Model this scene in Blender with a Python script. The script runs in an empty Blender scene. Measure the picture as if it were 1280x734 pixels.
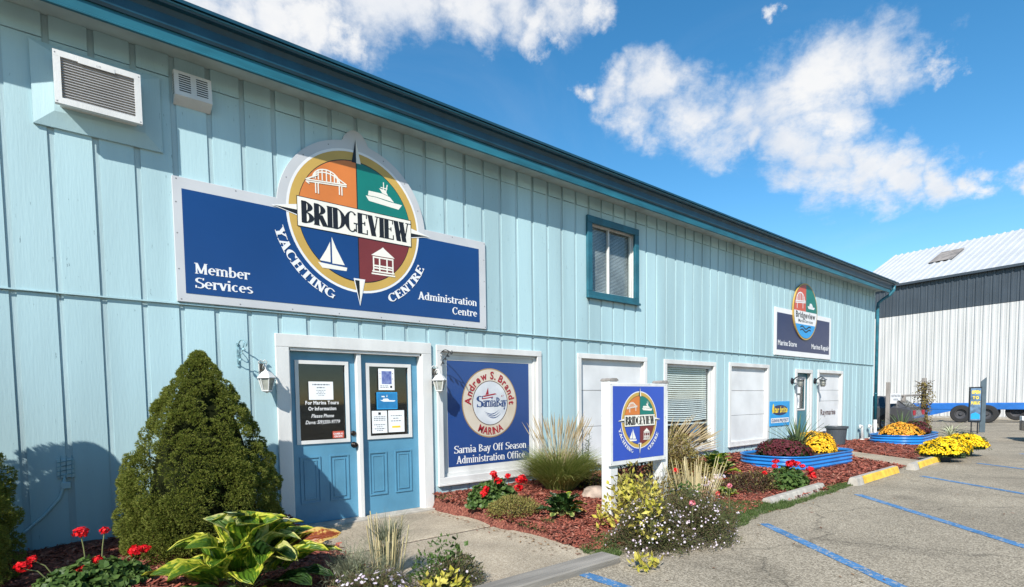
import bpy, math, random
from mathutils import Vector, Matrix, noise as mnoise
random.seed(7)
R_ = math.radians
S = bpy.context.scene
COL = S.collection

# ------------------------------------------------------------------ camera
cam = bpy.data.cameras.new('camera')
cam_o = bpy.data.objects.new('camera', cam); COL.objects.link(cam_o)
Fv = Vector((0.63786879, 0.76813568, -0.05559652)); Rv = Vector((0.76879053, -0.63936522, -0.01316185)); Uv = Vector((0.04565657, 0.03434654, 0.99836656))
cam_o.matrix_world = Matrix((( Rv.x, Uv.x, -Fv.x, 0.0), (Rv.y, Uv.y, -Fv.y, -6.4024), (Rv.z, Uv.z, -Fv.z, 1.39993), (0, 0, 0, 1)))
cam.sensor_width = 36; cam.sensor_fit = 'HORIZONTAL'
cam.lens = 688.95 / 1280 * 36
cam.shift_y = (539.455 - 367) / 1280
cam.clip_start = 0.05; cam.clip_end = 3000
S.camera = cam_o

# ------------------------------------------------------------------ sun, sky, exposure
SUN_TO = Vector((-1.5, -1.0, 1.4)).normalized()
sun = bpy.data.lights.new('sun', 'SUN'); sun.energy = 5.0; sun.angle = R_(0.55); sun.color = (1.0, 0.95, 0.88)
sun_o = bpy.data.objects.new('sun', sun); COL.objects.link(sun_o)
sun_o.rotation_euler = SUN_TO.to_track_quat('Z', 'Y').to_euler(); sun_o.location = (0, -20, 20)
W = bpy.data.worlds.new('World'); S.world = W; W.use_nodes = True
nt = W.node_tree; nt.nodes.clear()
def wn(t, **k):
    n = nt.nodes.new(t)
    for a, b in k.items(): setattr(n, a, b)
    return n
def wmath(op, a, b=None, c=None):
    n = wn('ShaderNodeMath', operation=op)
    for i, v in enumerate((a, b, c)):
        if v is None: continue
        if isinstance(v, (int, float)): n.inputs[i].default_value = v
        else: nt.links.new(v, n.inputs[i])
    return n.outputs[0]
sky = wn('ShaderNodeTexSky', sky_type='NISHITA'); sky.sun_disc = False
sky.sun_elevation = math.asin(SUN_TO.z); sky.sun_rotation = math.atan2(SUN_TO.x, SUN_TO.y) % (2 * math.pi)
sky.altitude = 180; sky.air_density = 1.0; sky.dust_density = 0.0; sky.ozone_density = 2.0
bg = wn('ShaderNodeBackground'); bg.inputs[1].default_value = 0.122
hs = wn('ShaderNodeHueSaturation'); hs.inputs['Saturation'].default_value = 1.32; hs.inputs['Hue'].default_value = .492
nt.links.new(sky.outputs[0], hs.inputs['Color']); nt.links.new(hs.outputs[0], bg.inputs[0])
tc = wn('ShaderNodeTexCoord'); dvec = tc.outputs['Generated']
sep = wn('ShaderNodeSeparateXYZ'); nt.links.new(dvec, sep.inputs[0])
# cloud field: noise on a cloud layer plane, gathered in banks (each bank is a direction and a half-width in radians)
zz = wmath('ADD', wmath('MAXIMUM', sep.outputs[2], 0.0), 0.22)
comb = wn('ShaderNodeCombineXYZ'); nt.links.new(wmath('DIVIDE', sep.outputs[0], zz), comb.inputs[0]); nt.links.new(wmath('DIVIDE', sep.outputs[1], zz), comb.inputs[1])
def cnoise(scale, detail, rough, dist, off=0):
    n = wn('ShaderNodeTexNoise'); n.inputs['Scale'].default_value = scale; n.inputs['Detail'].default_value = detail
    n.inputs['Roughness'].default_value = rough; n.inputs['Distortion'].default_value = dist
    mp = wn('ShaderNodeMapping'); mp.inputs['Location'].default_value = (off, off * .7, 0); nt.links.new(comb.outputs[0], mp.inputs[0]); nt.links.new(mp.outputs[0], n.inputs['Vector'])
    return n.outputs['Fac']
BANKS = [(0.688,0.547,0.477,.045),(0.705,0.522,0.480,.05),(0.733,0.495,0.466,.06),(0.768,0.455,0.449,.07),(0.803,0.410,0.432,.08)]
def pixdir(a, b):
    v = Fv + Rv * ((a - 640) / 688.95) - Uv * ((b - 539.455) / 688.95); return v.normalized()
BANKS = [(pixdir(a, b), r / 688.95) for a, b, r in (
    (735,100,15),(770,114,28),(810,122,38),(860,138,44),(915,150,50),(965,145,58),(1010,112,48),(1055,92,46),(1100,84,42),(1142,82,30),(1175,84,14),
    (985,190,44),(1035,205,42),(1085,212,36),(1130,208,30),(1180,212,24),(1222,220,16),(1280,216,18),(1050,150,38),(930,180,30),
    (240,-10,50),(300,8,46),(350,22,46),(400,40,38),(440,48,22),(470,-8,48),(520,-2,44),(575,10,40),(630,-16,50),(665,26,28),(684,52,18),(700,-12,44),(742,2,22),(552,76,10),
    (980,-2,10),(350,-70,80),(620,-90,70))]
BANKS += [(Vector((math.cos(a) * math.cos(e), math.sin(a) * math.cos(e), math.sin(e))), r) for a, e, r in
          ((2.3, .5, .2), (2.6, .42, .14), (3.8, .25, .12), (4.6, .22, .14), (5.5, .5, .16), (1.8, 1.0, .18))]
warp = wn('ShaderNodeTexNoise'); warp.inputs['Scale'].default_value = 8; warp.inputs['Detail'].default_value = 9; warp.inputs['Roughness'].default_value = .62; nt.links.new(dvec, warp.inputs['Vector'])
wv = wn('ShaderNodeVectorMath', operation='MULTIPLY_ADD'); nt.links.new(warp.outputs['Color'], wv.inputs[0]); wv.inputs[1].default_value = (.17, .17, .17)
sb = wn('ShaderNodeVectorMath', operation='SUBTRACT'); nt.links.new(dvec, sb.inputs[0]); sb.inputs[1].default_value = (.085, .085, .085); nt.links.new(sb.outputs[0], wv.inputs[2])
acc = None
for c, r in BANKS:
    d = wn('ShaderNodeVectorMath', operation='DISTANCE'); nt.links.new(wv.outputs[0], d.inputs[0]); d.inputs[1].default_value = c
    m = wn('ShaderNodeMapRange'); m.clamp = True; m.interpolation_type = 'LINEAR'
    m.inputs['From Min'].default_value = 0; m.inputs['From Max'].default_value = r * 1.45; m.inputs['To Min'].default_value = 1; m.inputs['To Max'].default_value = 0
    nt.links.new(d.outputs['Value'], m.inputs['Value'])
    acc = m.outputs[0] if acc is None else wmath('MAXIMUM', acc, m.outputs[0])
n1 = cnoise(3.4, 14, .68, .25); n2 = cnoise(11.0, 10, .66, .4, 3.1)
mix = wmath('ADD', wmath('MULTIPLY', n1, .75), wmath('MULTIPLY', n2, .35))
dens = wmath('ADD', wmath('MULTIPLY', acc, 1.62), wmath('MULTIPLY', wmath('SUBTRACT', mix, .56), 2.5))
mr = wn('ShaderNodeMapRange'); mr.interpolation_type = 'SMOOTHSTEP'; mr.inputs['From Min'].default_value = .30; mr.inputs['From Max'].default_value = 1.42
nt.links.new(dens, mr.inputs['Value'])
gate = wn('ShaderNodeMapRange'); gate.inputs['From Min'].default_value = .0; gate.inputs['From Max'].default_value = .12; nt.links.new(acc, gate.inputs['Value'])
cfac = wmath('MULTIPLY', mr.outputs[0], gate.outputs[0])
n3 = cnoise(5.0, 9, .55, .3, 7.7)
wisp = wn('ShaderNodeMapRange'); wisp.inputs['From Min'].default_value = .52; wisp.inputs['From Max'].default_value = .95; wisp.inputs['To Max'].default_value = .12
nt.links.new(cnoise(1.1, 8, .6, 1.2, 11.0), wisp.inputs['Value'])
cfac = wmath('MAXIMUM', wmath('MULTIPLY', cfac, .96), wisp.outputs[0])
cr = wn('ShaderNodeValToRGB'); cr.color_ramp.elements[0].position = .38; cr.color_ramp.elements[0].color = (.80, .85, .93, 1); cr.color_ramp.elements[1].position = .62; cr.color_ramp.elements[1].color = (1, 1, 1, 1)
nt.links.new(n3, cr.inputs[0])
cb = wn('ShaderNodeBackground'); cb.inputs[1].default_value = .64; nt.links.new(cr.outputs[0], cb.inputs[0])
ms = wn('ShaderNodeMixShader'); nt.links.new(cfac, ms.inputs[0]); nt.links.new(bg.outputs[0], ms.inputs[1]); nt.links.new(cb.outputs[0], ms.inputs[2])
wo = wn('ShaderNodeOutputWorld'); nt.links.new(ms.outputs[0], wo.inputs[0])
S.view_settings.view_transform = 'Standard'; S.view_settings.look = 'None'; S.view_settings.gamma = 1
S.view_settings.exposure = 0.6

# ------------------------------------------------------------------ materials
MATS = {}
def M(name, col, rough=.6, var=.12, scale=6, bump=.0, bscale=60, metal=0, stretch=(1, 1, 1), col2=None, spec=.5, coat=0, island=None, flecks=None, trans=0):
    """procedural surface: colour varied by noise, optional fine relief, flecks of wear and colour per leaf"""
    if name in MATS: return MATS[name]
    m = bpy.data.materials.new(name); m.use_nodes = True; MATS[name] = m
    t = m.node_tree; N = t.nodes; L = t.links; b = N['Principled BSDF']
    b.inputs['Roughness'].default_value = rough; b.inputs['Metallic'].default_value = metal
    b.inputs['Specular IOR Level'].default_value = spec; b.inputs['Coat Weight'].default_value = coat
    g = N.new('ShaderNodeNewGeometry')
    mp = N.new('ShaderNodeMapping'); mp.inputs['Scale'].default_value = stretch; L.new(g.outputs['Position'], mp.inputs[0])
    nz = N.new('ShaderNodeTexNoise'); nz.inputs['Scale'].default_value = scale; nz.inputs['Detail'].default_value = 5; L.new(mp.outputs[0], nz.inputs['Vector'])
    rp = N.new('ShaderNodeValToRGB'); e = rp.color_ramp.elements
    c = Vector(col); c2 = Vector(col2) if col2 else c * (1 - 1.6 * var)
    c1 = c if col2 else c * (1 + .8 * var)
    e[0].position = .35; e[0].color = (*[max(0, x) for x in c2], 1); e[1].position = .65; e[1].color = (*[min(1, x) for x in c1], 1)
    L.new(nz.outputs['Fac'], rp.inputs[0]); out = rp.outputs[0]
    if island:
        b.inputs['Specular IOR Level'].default_value = .22
        ri = N.new('ShaderNodeValToRGB'); ri.color_ramp.interpolation = 'LINEAR'
        el = ri.color_ramp.elements
        for i, cc in enumerate(island):
            p = i / (len(island) - 1)
            if i == 0: el[0].position = 0; el[0].color = (*cc, 1)
            elif i == len(island) - 1: el[-1].position = 1; el[-1].color = (*cc, 1)
            else: q = el.new(p); q.color = (*cc, 1)
        L.new(g.outputs['Random Per Island'], ri.inputs[0])
        mx = N.new('ShaderNodeMix'); mx.data_type = 'RGBA'; mx.blend_type = 'MIX'; mx.inputs[0].default_value = .22
        L.new(ri.outputs[0], mx.inputs[6]); L.new(out, mx.inputs[7]); out = mx.outputs[2]
    if flecks:
        fcol, fscale, thr, fst = flecks
        mp2 = N.new('ShaderNodeMapping'); mp2.inputs['Scale'].default_value = fst; L.new(g.outputs['Position'], mp2.inputs[0])
        fn = N.new('ShaderNodeTexNoise'); fn.inputs['Scale'].default_value = fscale; fn.inputs['Detail'].default_value = 6; fn.inputs['Roughness'].default_value = .65
        L.new(mp2.outputs[0], fn.inputs['Vector'])
        th = N.new('ShaderNodeMapRange'); th.inputs['From Min'].default_value = thr; th.inputs['From Max'].default_value = thr + .03; L.new(fn.outputs['Fac'], th.inputs['Value'])
        mx = N.new('ShaderNodeMix'); mx.data_type = 'RGBA'; L.new(th.outputs[0], mx.inputs[0]); L.new(out, mx.inputs[6]); mx.inputs[7].default_value = (*fcol, 1); out = mx.outputs[2]
    L.new(out, b.inputs['Base Color'])
    if trans:
        tr = N.new('ShaderNodeBsdfTranslucent'); L.new(out, tr.inputs[0]); mxs = N.new('ShaderNodeMixShader'); mxs.inputs[0].default_value = trans
        L.new(b.outputs[0], mxs.inputs[1]); L.new(tr.outputs[0], mxs.inputs[2]); L.new(mxs.outputs[0], N['Material Output'].inputs[0])
    if bump:
        bn = N.new('ShaderNodeTexNoise'); bn.inputs['Scale'].default_value = bscale; bn.inputs['Detail'].default_value = 6; L.new(mp.outputs[0], bn.inputs['Vector'])
        bp = N.new('ShaderNodeBump'); bp.inputs['Strength'].default_value = bump; bp.inputs['Distance'].default_value = .01
        L.new(bn.outputs['Fac'], bp.inputs['Height']); L.new(bp.outputs[0], b.inputs['Normal'])
    return m
def sub_bump(m, add):  # replace simple relief by aggregate relief
    return m
siding = M('siding_paint', (.350, .505, .535), .6, .10, 1.5, .16, 60, stretch=(1, 1, .12), flecks=((.17, .25, .27), 38, .665, (1, 1, .18)))
grooves = M('groove_paint', (.335, .455, .478), .6, .12, 3, .3, 60, stretch=(1, 1, .12), flecks=((.12, .16, .17), 26, .68, (1, 1, .14)))
teal = M('teal_trim_paint', (.015, .120, .165), .4, .2, 5, .15, 40, stretch=(.3, 1, 1))
teal_frame = M('window_teal_paint', (.014, .105, .145), .4, .15, 5, .15, 40)
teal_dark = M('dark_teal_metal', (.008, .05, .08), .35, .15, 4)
white = M('white_trim_paint', (.60, .60, .58), .5, .08, 3, .15, 70, stretch=(1, 1, .4), flecks=((.38, .40, .40), 22, .74, (1, 1, .3)))
white_old = M('peeling_white_paint', (.66, .66, .64), .55, .08, 5, .3, 60, stretch=(1, 1, .3), flecks=((.32, .31, .29), 12, .66, (1, 1, .3)))
white_panel = M('white_board', (.62, .63, .63), .55, .08, 1.6, .12, 14)
sign_white = M('sign_white', (.68, .68, .68), .35, .03, 2)
sign_border = M('sign_border_grey', (.47, .48, .49), .35, .05, 2)
sign_blue = M('sign_blue', (.005, .042, .16), .3, .05, 1)
post_blue = M('post_sign_blue', (.022, .070, .40), .35, .05, 1)
navy = M('sign_navy', (.018, .026, .085), .3, .06, 1)
gold = M('sign_gold', (.48, .31, .07), .4, .05, 3)
orange = M('sign_orange', (.56, .17, .035), .4, .05, 3)
green_s = M('sign_green', (.004, .16, .13), .4, .05, 3)
maroon = M('sign_maroon', (.15, .022, .022), .4, .05, 3)
black = M('black_vinyl', (.008, .008, .010), .4, .05, 3)
red_s = M('sign_red', (.30, .016, .026), .4, .05, 3)
red_lt = M('sign_orange_red', (.50, .085, .05), .4, .05, 3)
cream = M('sign_cream', (.72, .70, .62), .35, .04, 3)
tan_s = M('sign_tan', (.46, .38, .28), .35, .12, 2, col2=(.56, .50, .42))
yellow_s = M('sign_yellow', (.80, .58, .03), .4, .05, 3)
sky_s = M('sign_light_blue', (.02, .28, .60), .4, .05, 3)
door_blue = M('door_paint', (.085, .245, .365), .38, .08, 3, .1, 30)
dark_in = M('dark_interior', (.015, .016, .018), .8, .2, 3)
paper = M('paper', (.74, .76, .76), .5, .03, 9)
print_grey = M('print_grey', (.15, .17, .20), .6, .2, 60)
blind = M('blind_slat', (.78, .79, .77), .5, .05, 4)
bronze = M('dark_bronze', (.045, .035, .03), .3, .1, 10, metal=.8)
iron = M('black_iron', (.012, .014, .018), .45, .1, 10)
iron_painted = M('painted_iron', (.20, .34, .38), .55, .3, 30)
galv = M('grey_metal', (.22, .23, .24), .4, .1, 8, metal=.7)
lamp_glass = M('frosted_lamp_glass', (.30, .31, .27), .25, .15, 20)
beige = M('beige_plastic', (.60, .59, .55), .45, .06, 5)
grille_m = M('grille_grey', (.20, .20, .205), .5, .1, 8)
soff = M('soffit_paint', (.42, .52, .52), .6, .1, 4)
concrete = M('concrete_kerb', (.40, .37, .32), .85, .14, 8, .5, 90)
yellow_p = M('yellow_road_paint', (.72, .45, .05), .7, .15, 7, .4, 90, flecks=((.40, .36, .30), 14, .66, (1, 1, 1)))
blue_p = M('blue_line_paint', (.055, .18, .37), .75, .14, 6, .5, 120, flecks=((.33, .32, .29), 26, .56, (1, 1, 1)))
planter_blue = M('blue_painted_steel', (.012, .165, .48), .34, .10, 3, spec=.5, coat=.1)
soil = M('potting_soil', (.06, .04, .03), .95, .3, 20, .5, 60)
pot_m = M('charcoal_plastic', (.05, .06, .07), .5, .1, 5)
wood_g = M('weathered_wood', (.24, .22, .19), .85, .2, 7, .6, 40, stretch=(.15, 1, 1))
wood_v = M('weathered_post_wood', (.25, .23, .21), .85, .2, 9, .6, 40, stretch=(1, 1, .15))
rock = M('boulder_stone', (.38, .30, .24), .85, .25, 7, .6, 30)
bark = M('bark', (.06, .045, .03), .9, .2, 20, .5, 50)
tyre_m = M('tyre_rubber', (.015, .015, .016), .8, .1, 10)
car_m = M('dark_grey_car_paint', (.055, .055, .058), .3, .03, 2, spec=.6, coat=.6)
car_glass = M('car_window_glass', (.02, .025, .03), .08, .05, 2, spec=.8)
shed_white = M('white_metal_cladding', (.50, .50, .485), .45, .06, 1, stretch=(1, 1, .3))
shed_dark = M('charcoal_metal_cladding', (.045, .058, .072), .45, .08, 1)
shed_roof = M('white_metal_roofing', (.43, .445, .455), .4, .05, 1)
trailer_m = M('blue_trailer_paint', (.015, .12, .40), .4, .1, 3)
red_fl = M('red_petals', (.60, .008, .015), .5, .1, 30, island=[(.42, .004, .010), (.75, .012, .02), (.85, .03, .03)], trans=.25)
yellow_fl = M('yellow_petals', (.85, .55, .01), .5, .1, 30, island=[(.80, .46, .005), (.88, .66, .02), (.86, .58, .01)], trans=.2)
gold_fl = M('golden_petals', (.80, .45, .02), .5, .1, 30, island=[(.72, .33, .01), (.88, .58, .04), (.84, .50, .02)], trans=.2)
orange_fl = M('orange_petals', (.80, .36, .03), .5, .1, 30, island=[(.62, .22, .02), (.86, .46, .06), (.80, .36, .03)], trans=.2)
burg_fl = M('burgundy_petals', (.085, .014, .02), .6, .1, 30, island=[(.05, .010, .014), (.12, .02, .028), (.07, .012, .018)], trans=.1)
white_fl = M('pale_pink_petals', (.78, .70, .75), .5, .05, 30, island=[(.52, .38, .48), (.74, .66, .72), (.66, .56, .64)], trans=.25)
spruce_m = M('spruce_needles', (.06, .09, .02), .6, .25, 5, island=[(.10, .135, .018), (.19, .225, .032), (.33, .32, .075)], trans=.32)
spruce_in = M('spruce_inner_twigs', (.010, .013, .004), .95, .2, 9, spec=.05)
green_l = M('green_leaves', (.06, .11, .03), .45, .2, 8, island=[(.035, .075, .018), (.08, .14, .03), (.12, .18, .05)], trans=.3)
dark_l = M('dark_green_leaves', (.03, .06, .02), .45, .2, 8, island=[(.02, .045, .014), (.045, .08, .022), (.07, .10, .03)], trans=.2)
bronze_l = M('bronze_leaves', (.16, .11, .04), .5, .2, 8, island=[(.10, .05, .025), (.22, .17, .05), (.30, .25, .07)], trans=.25)
rust_l = M('dark_red_brown_leaves', (.07, .035, .025), .5, .2, 8, island=[(.05, .025, .018), (.10, .055, .03), (.07, .075, .03)], trans=.2)
olive_l = M('olive_gold_leaves', (.20, .18, .05), .5, .2, 8, island=[(.12, .12, .03), (.26, .24, .06), (.34, .30, .09), (.10, .07, .03)], trans=.3)
yellow_l = M('yellow_leaves', (.55, .50, .06), .5, .15, 8, island=[(.22, .24, .04), (.52, .46, .06), (.62, .54, .16), (.36, .30, .06), (.22, .14, .05)], trans=.3)
aster_l = M('aster_twigs', (.07, .055, .035), .7, .2, 9, island=[(.05, .035, .022), (.13, .095, .05), (.07, .095, .03), (.10, .12, .035)], trans=.15)
grass_g = M('fountain_grass_blades', (.18, .22, .06), .5, .2, 6, island=[(.15, .21, .04), (.28, .33, .08), (.44, .42, .15)], trans=.3)
straw = M('dry_grass', (.42, .33, .18), .6, .15, 6, island=[(.30, .22, .11), (.48, .38, .22), (.55, .46, .30)], trans=.3)
stub_m = M('cut_straw_stems', (.44, .36, .20), .6, .15, 6, island=[(.30, .24, .11), (.55, .46, .27), (.42, .38, .18)])
lawn_m = M('turf_blades', (.07, .12, .03), .6, .2, 6, island=[(.045, .085, .02), (.08, .13, .035), (.14, .16, .06)], trans=.25)
grey_l = M('grey_green_foliage', (.17, .19, .12), .6, .2, 6, island=[(.11, .13, .08), (.22, .24, .16), (.26, .25, .15)], trans=.25)
chips = M('mulch_chips', (.17, .05, .035), .85, .2, 9, island=[(.13, .036, .025), (.28, .075, .048), (.36, .11, .07), (.20, .055, .038), (.42, .20, .14)])
dirt_m = M('bare_soil_and_leaf_litter', (.12, .09, .06), .95, .3, 14, .6, 50)
stem_m = M('plant_stem', (.15, .17, .06), .6, .15, 9)

def agg(name, c1, c2, c3, cell, patch, bump, fine=1.0):
    m = bpy.data.materials.new(name); m.use_nodes = True; t = m.node_tree; N = t.nodes; L = t.links; b = N['Principled BSDF']; b.inputs['Roughness'].default_value = .9
    b.inputs['Specular IOR Level'].default_value = .25
    g = N.new('ShaderNodeNewGeometry'); v = N.new('ShaderNodeTexVoronoi'); v.inputs['Scale'].default_value = cell; L.new(g.outputs['Position'], v.inputs['Vector'])
    sepc = N.new('ShaderNodeSeparateColor'); L.new(v.outputs['Color'], sepc.inputs[0])
    rp = N.new('ShaderNodeValToRGB'); e = rp.color_ramp.elements; e[0].position = 0; e[0].color = (*c1, 1); e[1].position = 1; e[1].color = (*c3, 1); q = e.new(.55); q.color = (*c2, 1)
    L.new(sepc.outputs[0], rp.inputs[0])
    n = N.new('ShaderNodeTexNoise'); n.inputs['Scale'].default_value = patch; n.inputs['Detail'].default_value = 7; n.inputs['Roughness'].default_value = .65; L.new(g.outputs['Position'], n.inputs['Vector'])
    mr = N.new('ShaderNodeMapRange'); mr.inputs['From Min'].default_value = .3; mr.inputs['From Max'].default_value = .7; mr.inputs['To Min'].default_value = .70; mr.inputs['To Max'].default_value = 1.18; L.new(n.outputs['Fac'], mr.inputs['Value'])
    mx = N.new('ShaderNodeMix'); mx.data_type = 'RGBA'; mx.blend_type = 'MULTIPLY'; mx.inputs[0].default_value = 1; L.new(rp.outputs[0], mx.inputs[6]); L.new(mr.outputs[0], mx.inputs[7])
    # hairline cracks
    v2 = N.new('ShaderNodeTexVoronoi'); v2.feature = 'DISTANCE_TO_EDGE'; v2.inputs['Scale'].default_value = .32
    nd = N.new('ShaderNodeTexNoise'); nd.inputs['Scale'].default_value = 1.6; nd.inputs['Detail'].default_value = 6; L.new(g.outputs['Position'], nd.inputs['Vector'])
    va = N.new('ShaderNodeVectorMath'); va.operation = 'MULTIPLY_ADD'; va.inputs[1].default_value = (.9, .9, 0); L.new(nd.outputs['Color'], va.inputs[0]); L.new(g.outputs['Position'], va.inputs[2]); L.new(va.outputs[0], v2.inputs['Vector'])
    cm = N.new('ShaderNodeMapRange'); cm.inputs['From Min'].default_value = .0; cm.inputs['From Max'].default_value = .009; cm.inputs['To Min'].default_value = .6; cm.inputs['To Max'].default_value = 1; L.new(v2.outputs['Distance'], cm.inputs['Value'])
    m2 = N.new('ShaderNodeMix'); m2.data_type = 'RGBA'; m2.blend_type = 'MULTIPLY'; m2.inputs[0].default_value = fine; L.new(mx.outputs[2], m2.inputs[6]); L.new(cm.outputs[0], m2.inputs[7])
    st = N.new('ShaderNodeTexNoise'); st.inputs['Scale'].default_value = .9; st.inputs['Detail'].default_value = 3; st.inputs['Distortion'].default_value = .6; L.new(g.outputs['Position'], st.inputs['Vector'])
    sm = N.new('ShaderNodeMapRange'); sm.inputs['From Min'].default_value = .60; sm.inputs['From Max'].default_value = .70; sm.inputs['To Min'].default_value = 1; sm.inputs['To Max'].default_value = .82; L.new(st.outputs['Fac'], sm.inputs['Value'])
    m3 = N.new('ShaderNodeMix'); m3.data_type = 'RGBA'; m3.blend_type = 'MULTIPLY'; m3.inputs[0].default_value = 1; L.new(m2.outputs[2], m3.inputs[6]); L.new(sm.outputs[0], m3.inputs[7])
    L.new(m3.outputs[2], b.inputs['Base Color'])
    bp = N.new('ShaderNodeBump'); bp.inputs['Strength'].default_value = bump; bp.inputs['Distance'].default_value = .008; L.new(v.outputs['Distance'], bp.inputs['Height']); bp.invert = True; L.new(bp.outputs[0], b.inputs['Normal'])
    MATS[name] = m; return m
asphalt = agg('aged_asphalt', (.165, .14, .102), (.295, .254, .19), (.44, .385, .295), 88, .5, .55)
slab_m = agg('exposed_aggregate_concrete', (.26, .215, .155), (.365, .305, .225), (.47, .41, .315), 110, 1.4, .3, 0)
mulch_m = agg('red_mulch', (.08, .025, .018), (.18, .056, .038), (.28, .11, .075), 55, 3, 1.0, 0)

def glassmat():
    m = bpy.data.materials.new('window_glass'); m.use_nodes = True; t = m.node_tree; N = t.nodes; L = t.links; N.remove(N['Principled BSDF'])
    tr = N.new('ShaderNodeBsdfTransparent'); tr.inputs[0].default_value = (.90, .93, .93, 1); gl = N.new('ShaderNodeBsdfGlossy'); gl.inputs['Roughness'].default_value = .03
    lw = N.new('ShaderNodeLayerWeight'); lw.inputs[0].default_value = .5; pw = N.new('ShaderNodeMath'); pw.operation = 'POWER'; L.new(lw.outputs['Facing'], pw.inputs[0]); pw.inputs[1].default_value = 4.0
    fr = N.new('ShaderNodeMath'); fr.operation = 'MULTIPLY_ADD'; L.new(pw.outputs[0], fr.inputs[0]); fr.inputs[1].default_value = .5; fr.inputs[2].default_value = .045; mx = N.new('ShaderNodeMixShader'); L.new(fr.outputs[0], mx.inputs[0]); L.new(tr.outputs[0], mx.inputs[1]); L.new(gl.outputs[0], mx.inputs[2]); L.new(mx.outputs[0], N['Material Output'].inputs[0])
    MATS['window_glass'] = m; return m
glass = glassmat()

# ------------------------------------------------------------------ mesh helpers
class MB:
    def __init__(s): s.v = []; s.f = []; s.mi = []; s.cur = 0
    def add(s, vs, fs):
        o = len(s.v); s.v += [tuple(p) for p in vs]; s.f += [tuple(i + o for i in f) for f in fs]; s.mi += [s.cur] * len(fs); return s
    def box(s, x0, x1, y0, y1, z0, z1, M4=None):
        vs = [(x, y, z) for x in (x0, x1) for y in (y0, y1) for z in (z0, z1)]
        if M4 is not None: vs = [M4 @ Vector(p) for p in vs]
        return s.add(vs, [(0, 1, 3, 2), (4, 6, 7, 5), (0, 4, 5, 1), (2, 3, 7, 6), (0, 2, 6, 4), (1, 5, 7, 3)])
    def bbox(s, x0, x1, y0, y1, z0, z1, c=.006, M4=None):
        """box with chamfered edges"""
        import itertools
        vs = []; idx = {}
        X = (x0, x1); Y = (y0, y1); Z = (z0, z1)
        for i, j, k in itertools.product((0, 1), repeat=3):
            p = [X[i], Y[j], Z[k]]; sg = [1 - 2 * i, 1 - 2 * j, 1 - 2 * k]
            for a in range(3):
                q = list(p)
                for b in range(3):
                    if b != a: q[b] += sg[b] * c
                idx[(i, j, k, a)] = len(vs); vs.append(q)
        fs = []
        for a in range(3):
            b, d = [(1, 2), (2, 0), (0, 1)][a]
            for s_ in (0, 1):
                loop = []
                for (u, w) in ((0, 0), (1, 0), (1, 1), (0, 1)):
                    t = [0, 0, 0]; t[a] = s_; t[b] = u; t[d] = w; loop.append(idx[(*t, a)])
                # face normal axis a uses verts displaced in the other axes
                fs.append(tuple(loop if s_ else loop[::-1]))
        for a in range(3):     # edge chamfers along axis a
            b, d = [(1, 2), (2, 0), (0, 1)][a]
            for u in (0, 1):
                for w in (0, 1):
                    t0 = [0, 0, 0]; t0[b] = u; t0[d] = w; t1 = list(t0); t1[a] = 1
                    q = (idx[(*t0, b)], idx[(*t1, b)], idx[(*t1, d)], idx[(*t0, d)])
                    fs.append(q if (u == w) else q[::-1])
        for i, j, k in itertools.product((0, 1), repeat=3):
            q = (idx[(i, j, k, 0)], idx[(i, j, k, 1)], idx[(i, j, k, 2)])
            fs.append(q if (i + j + k) % 2 else q[::-1])
        if M4 is not None: vs = [M4 @ Vector(p) for p in vs]
        return s.add(vs, fs)
    def tube(s, pts, r, n=8, cap=True):
        pts = [Vector(p) for p in pts]; rs = r if isinstance(r, (list, tuple)) else [r] * len(pts)
        o = len(s.v); up = None
        for i, p in enumerate(pts):
            d = (pts[min(i + 1, len(pts) - 1)] - pts[max(i - 1, 0)]).normalized()
            if up is None: up = d.orthogonal().normalized()
            a = (up - d * up.dot(d)).normalized(); up = a; b = d.cross(a)
            for k in range(n):
                t = 2 * math.pi * k / n; s.v.append(tuple(p + (a * math.cos(t) + b * math.sin(t)) * rs[i]))
        for i in range(len(pts) - 1):
            for k in range(n):
                k2 = (k + 1) % n; s.f.append((o + i * n + k, o + i * n + k2, o + (i + 1) * n + k2, o + (i + 1) * n + k)); s.mi.append(s.cur)
        if cap:
            s.f.append(tuple(o + k for k in range(n))[::-1]); s.f.append(tuple(o + (len(pts) - 1) * n + k for k in range(n))); s.mi += [s.cur] * 2
        return s
    def lathe(s, prof, n=20, M4=None, a0=0, a1=None):
        o = len(s.v); full = a1 is None; a1 = a1 or 2 * math.pi
        for r, z in prof:
            for k in range(n):
                t = a0 + (a1 - a0) * k / (n if full else n - 1); p = Vector((r * math.cos(t), r * math.sin(t), z)); s.v.append(tuple(M4 @ p if M4 is not None else p))
        for i in range(len(prof) - 1):
            for k in range(n if full else n - 1):
                k2 = (k + 1) % n; s.f.append((o + i * n + k, o + i * n + k2, o + (i + 1) * n + k2, o + (i + 1) * n + k)); s.mi.append(s.cur)
        return s
    def prism(s, poly, y0, y1):
        """outline in x,z extruded in y"""
        n = len(poly); ar = sum(poly[i][0] * poly[(i + 1) % n][1] - poly[(i + 1) % n][0] * poly[i][1] for i in range(n))
        if ar < 0: poly = poly[::-1]
        vs = [(x, y0, z) for x, z in poly] + [(x, y1, z) for x, z in poly]
        return s.add(vs, [tuple(range(n)), tuple(range(2 * n - 1, n - 1, -1))] + [(i, i + n, (i + 1) % n + n, (i + 1) % n)[::1] for i in range(n)])
    def prismx(s, poly, x0, x1, c0=0, c1=0):
        """outline in y,z extruded along x"""
        n = len(poly); vs = [(x0, y, z) for y, z in poly] + [(x1, y, z) for y, z in poly]
        return s.add(vs, [tuple(range(n)), tuple(range(2 * n - 1, n - 1, -1))] + [(i, i + n, (i + 1) % n + n, (i + 1) % n) for i in range(n)])
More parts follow.
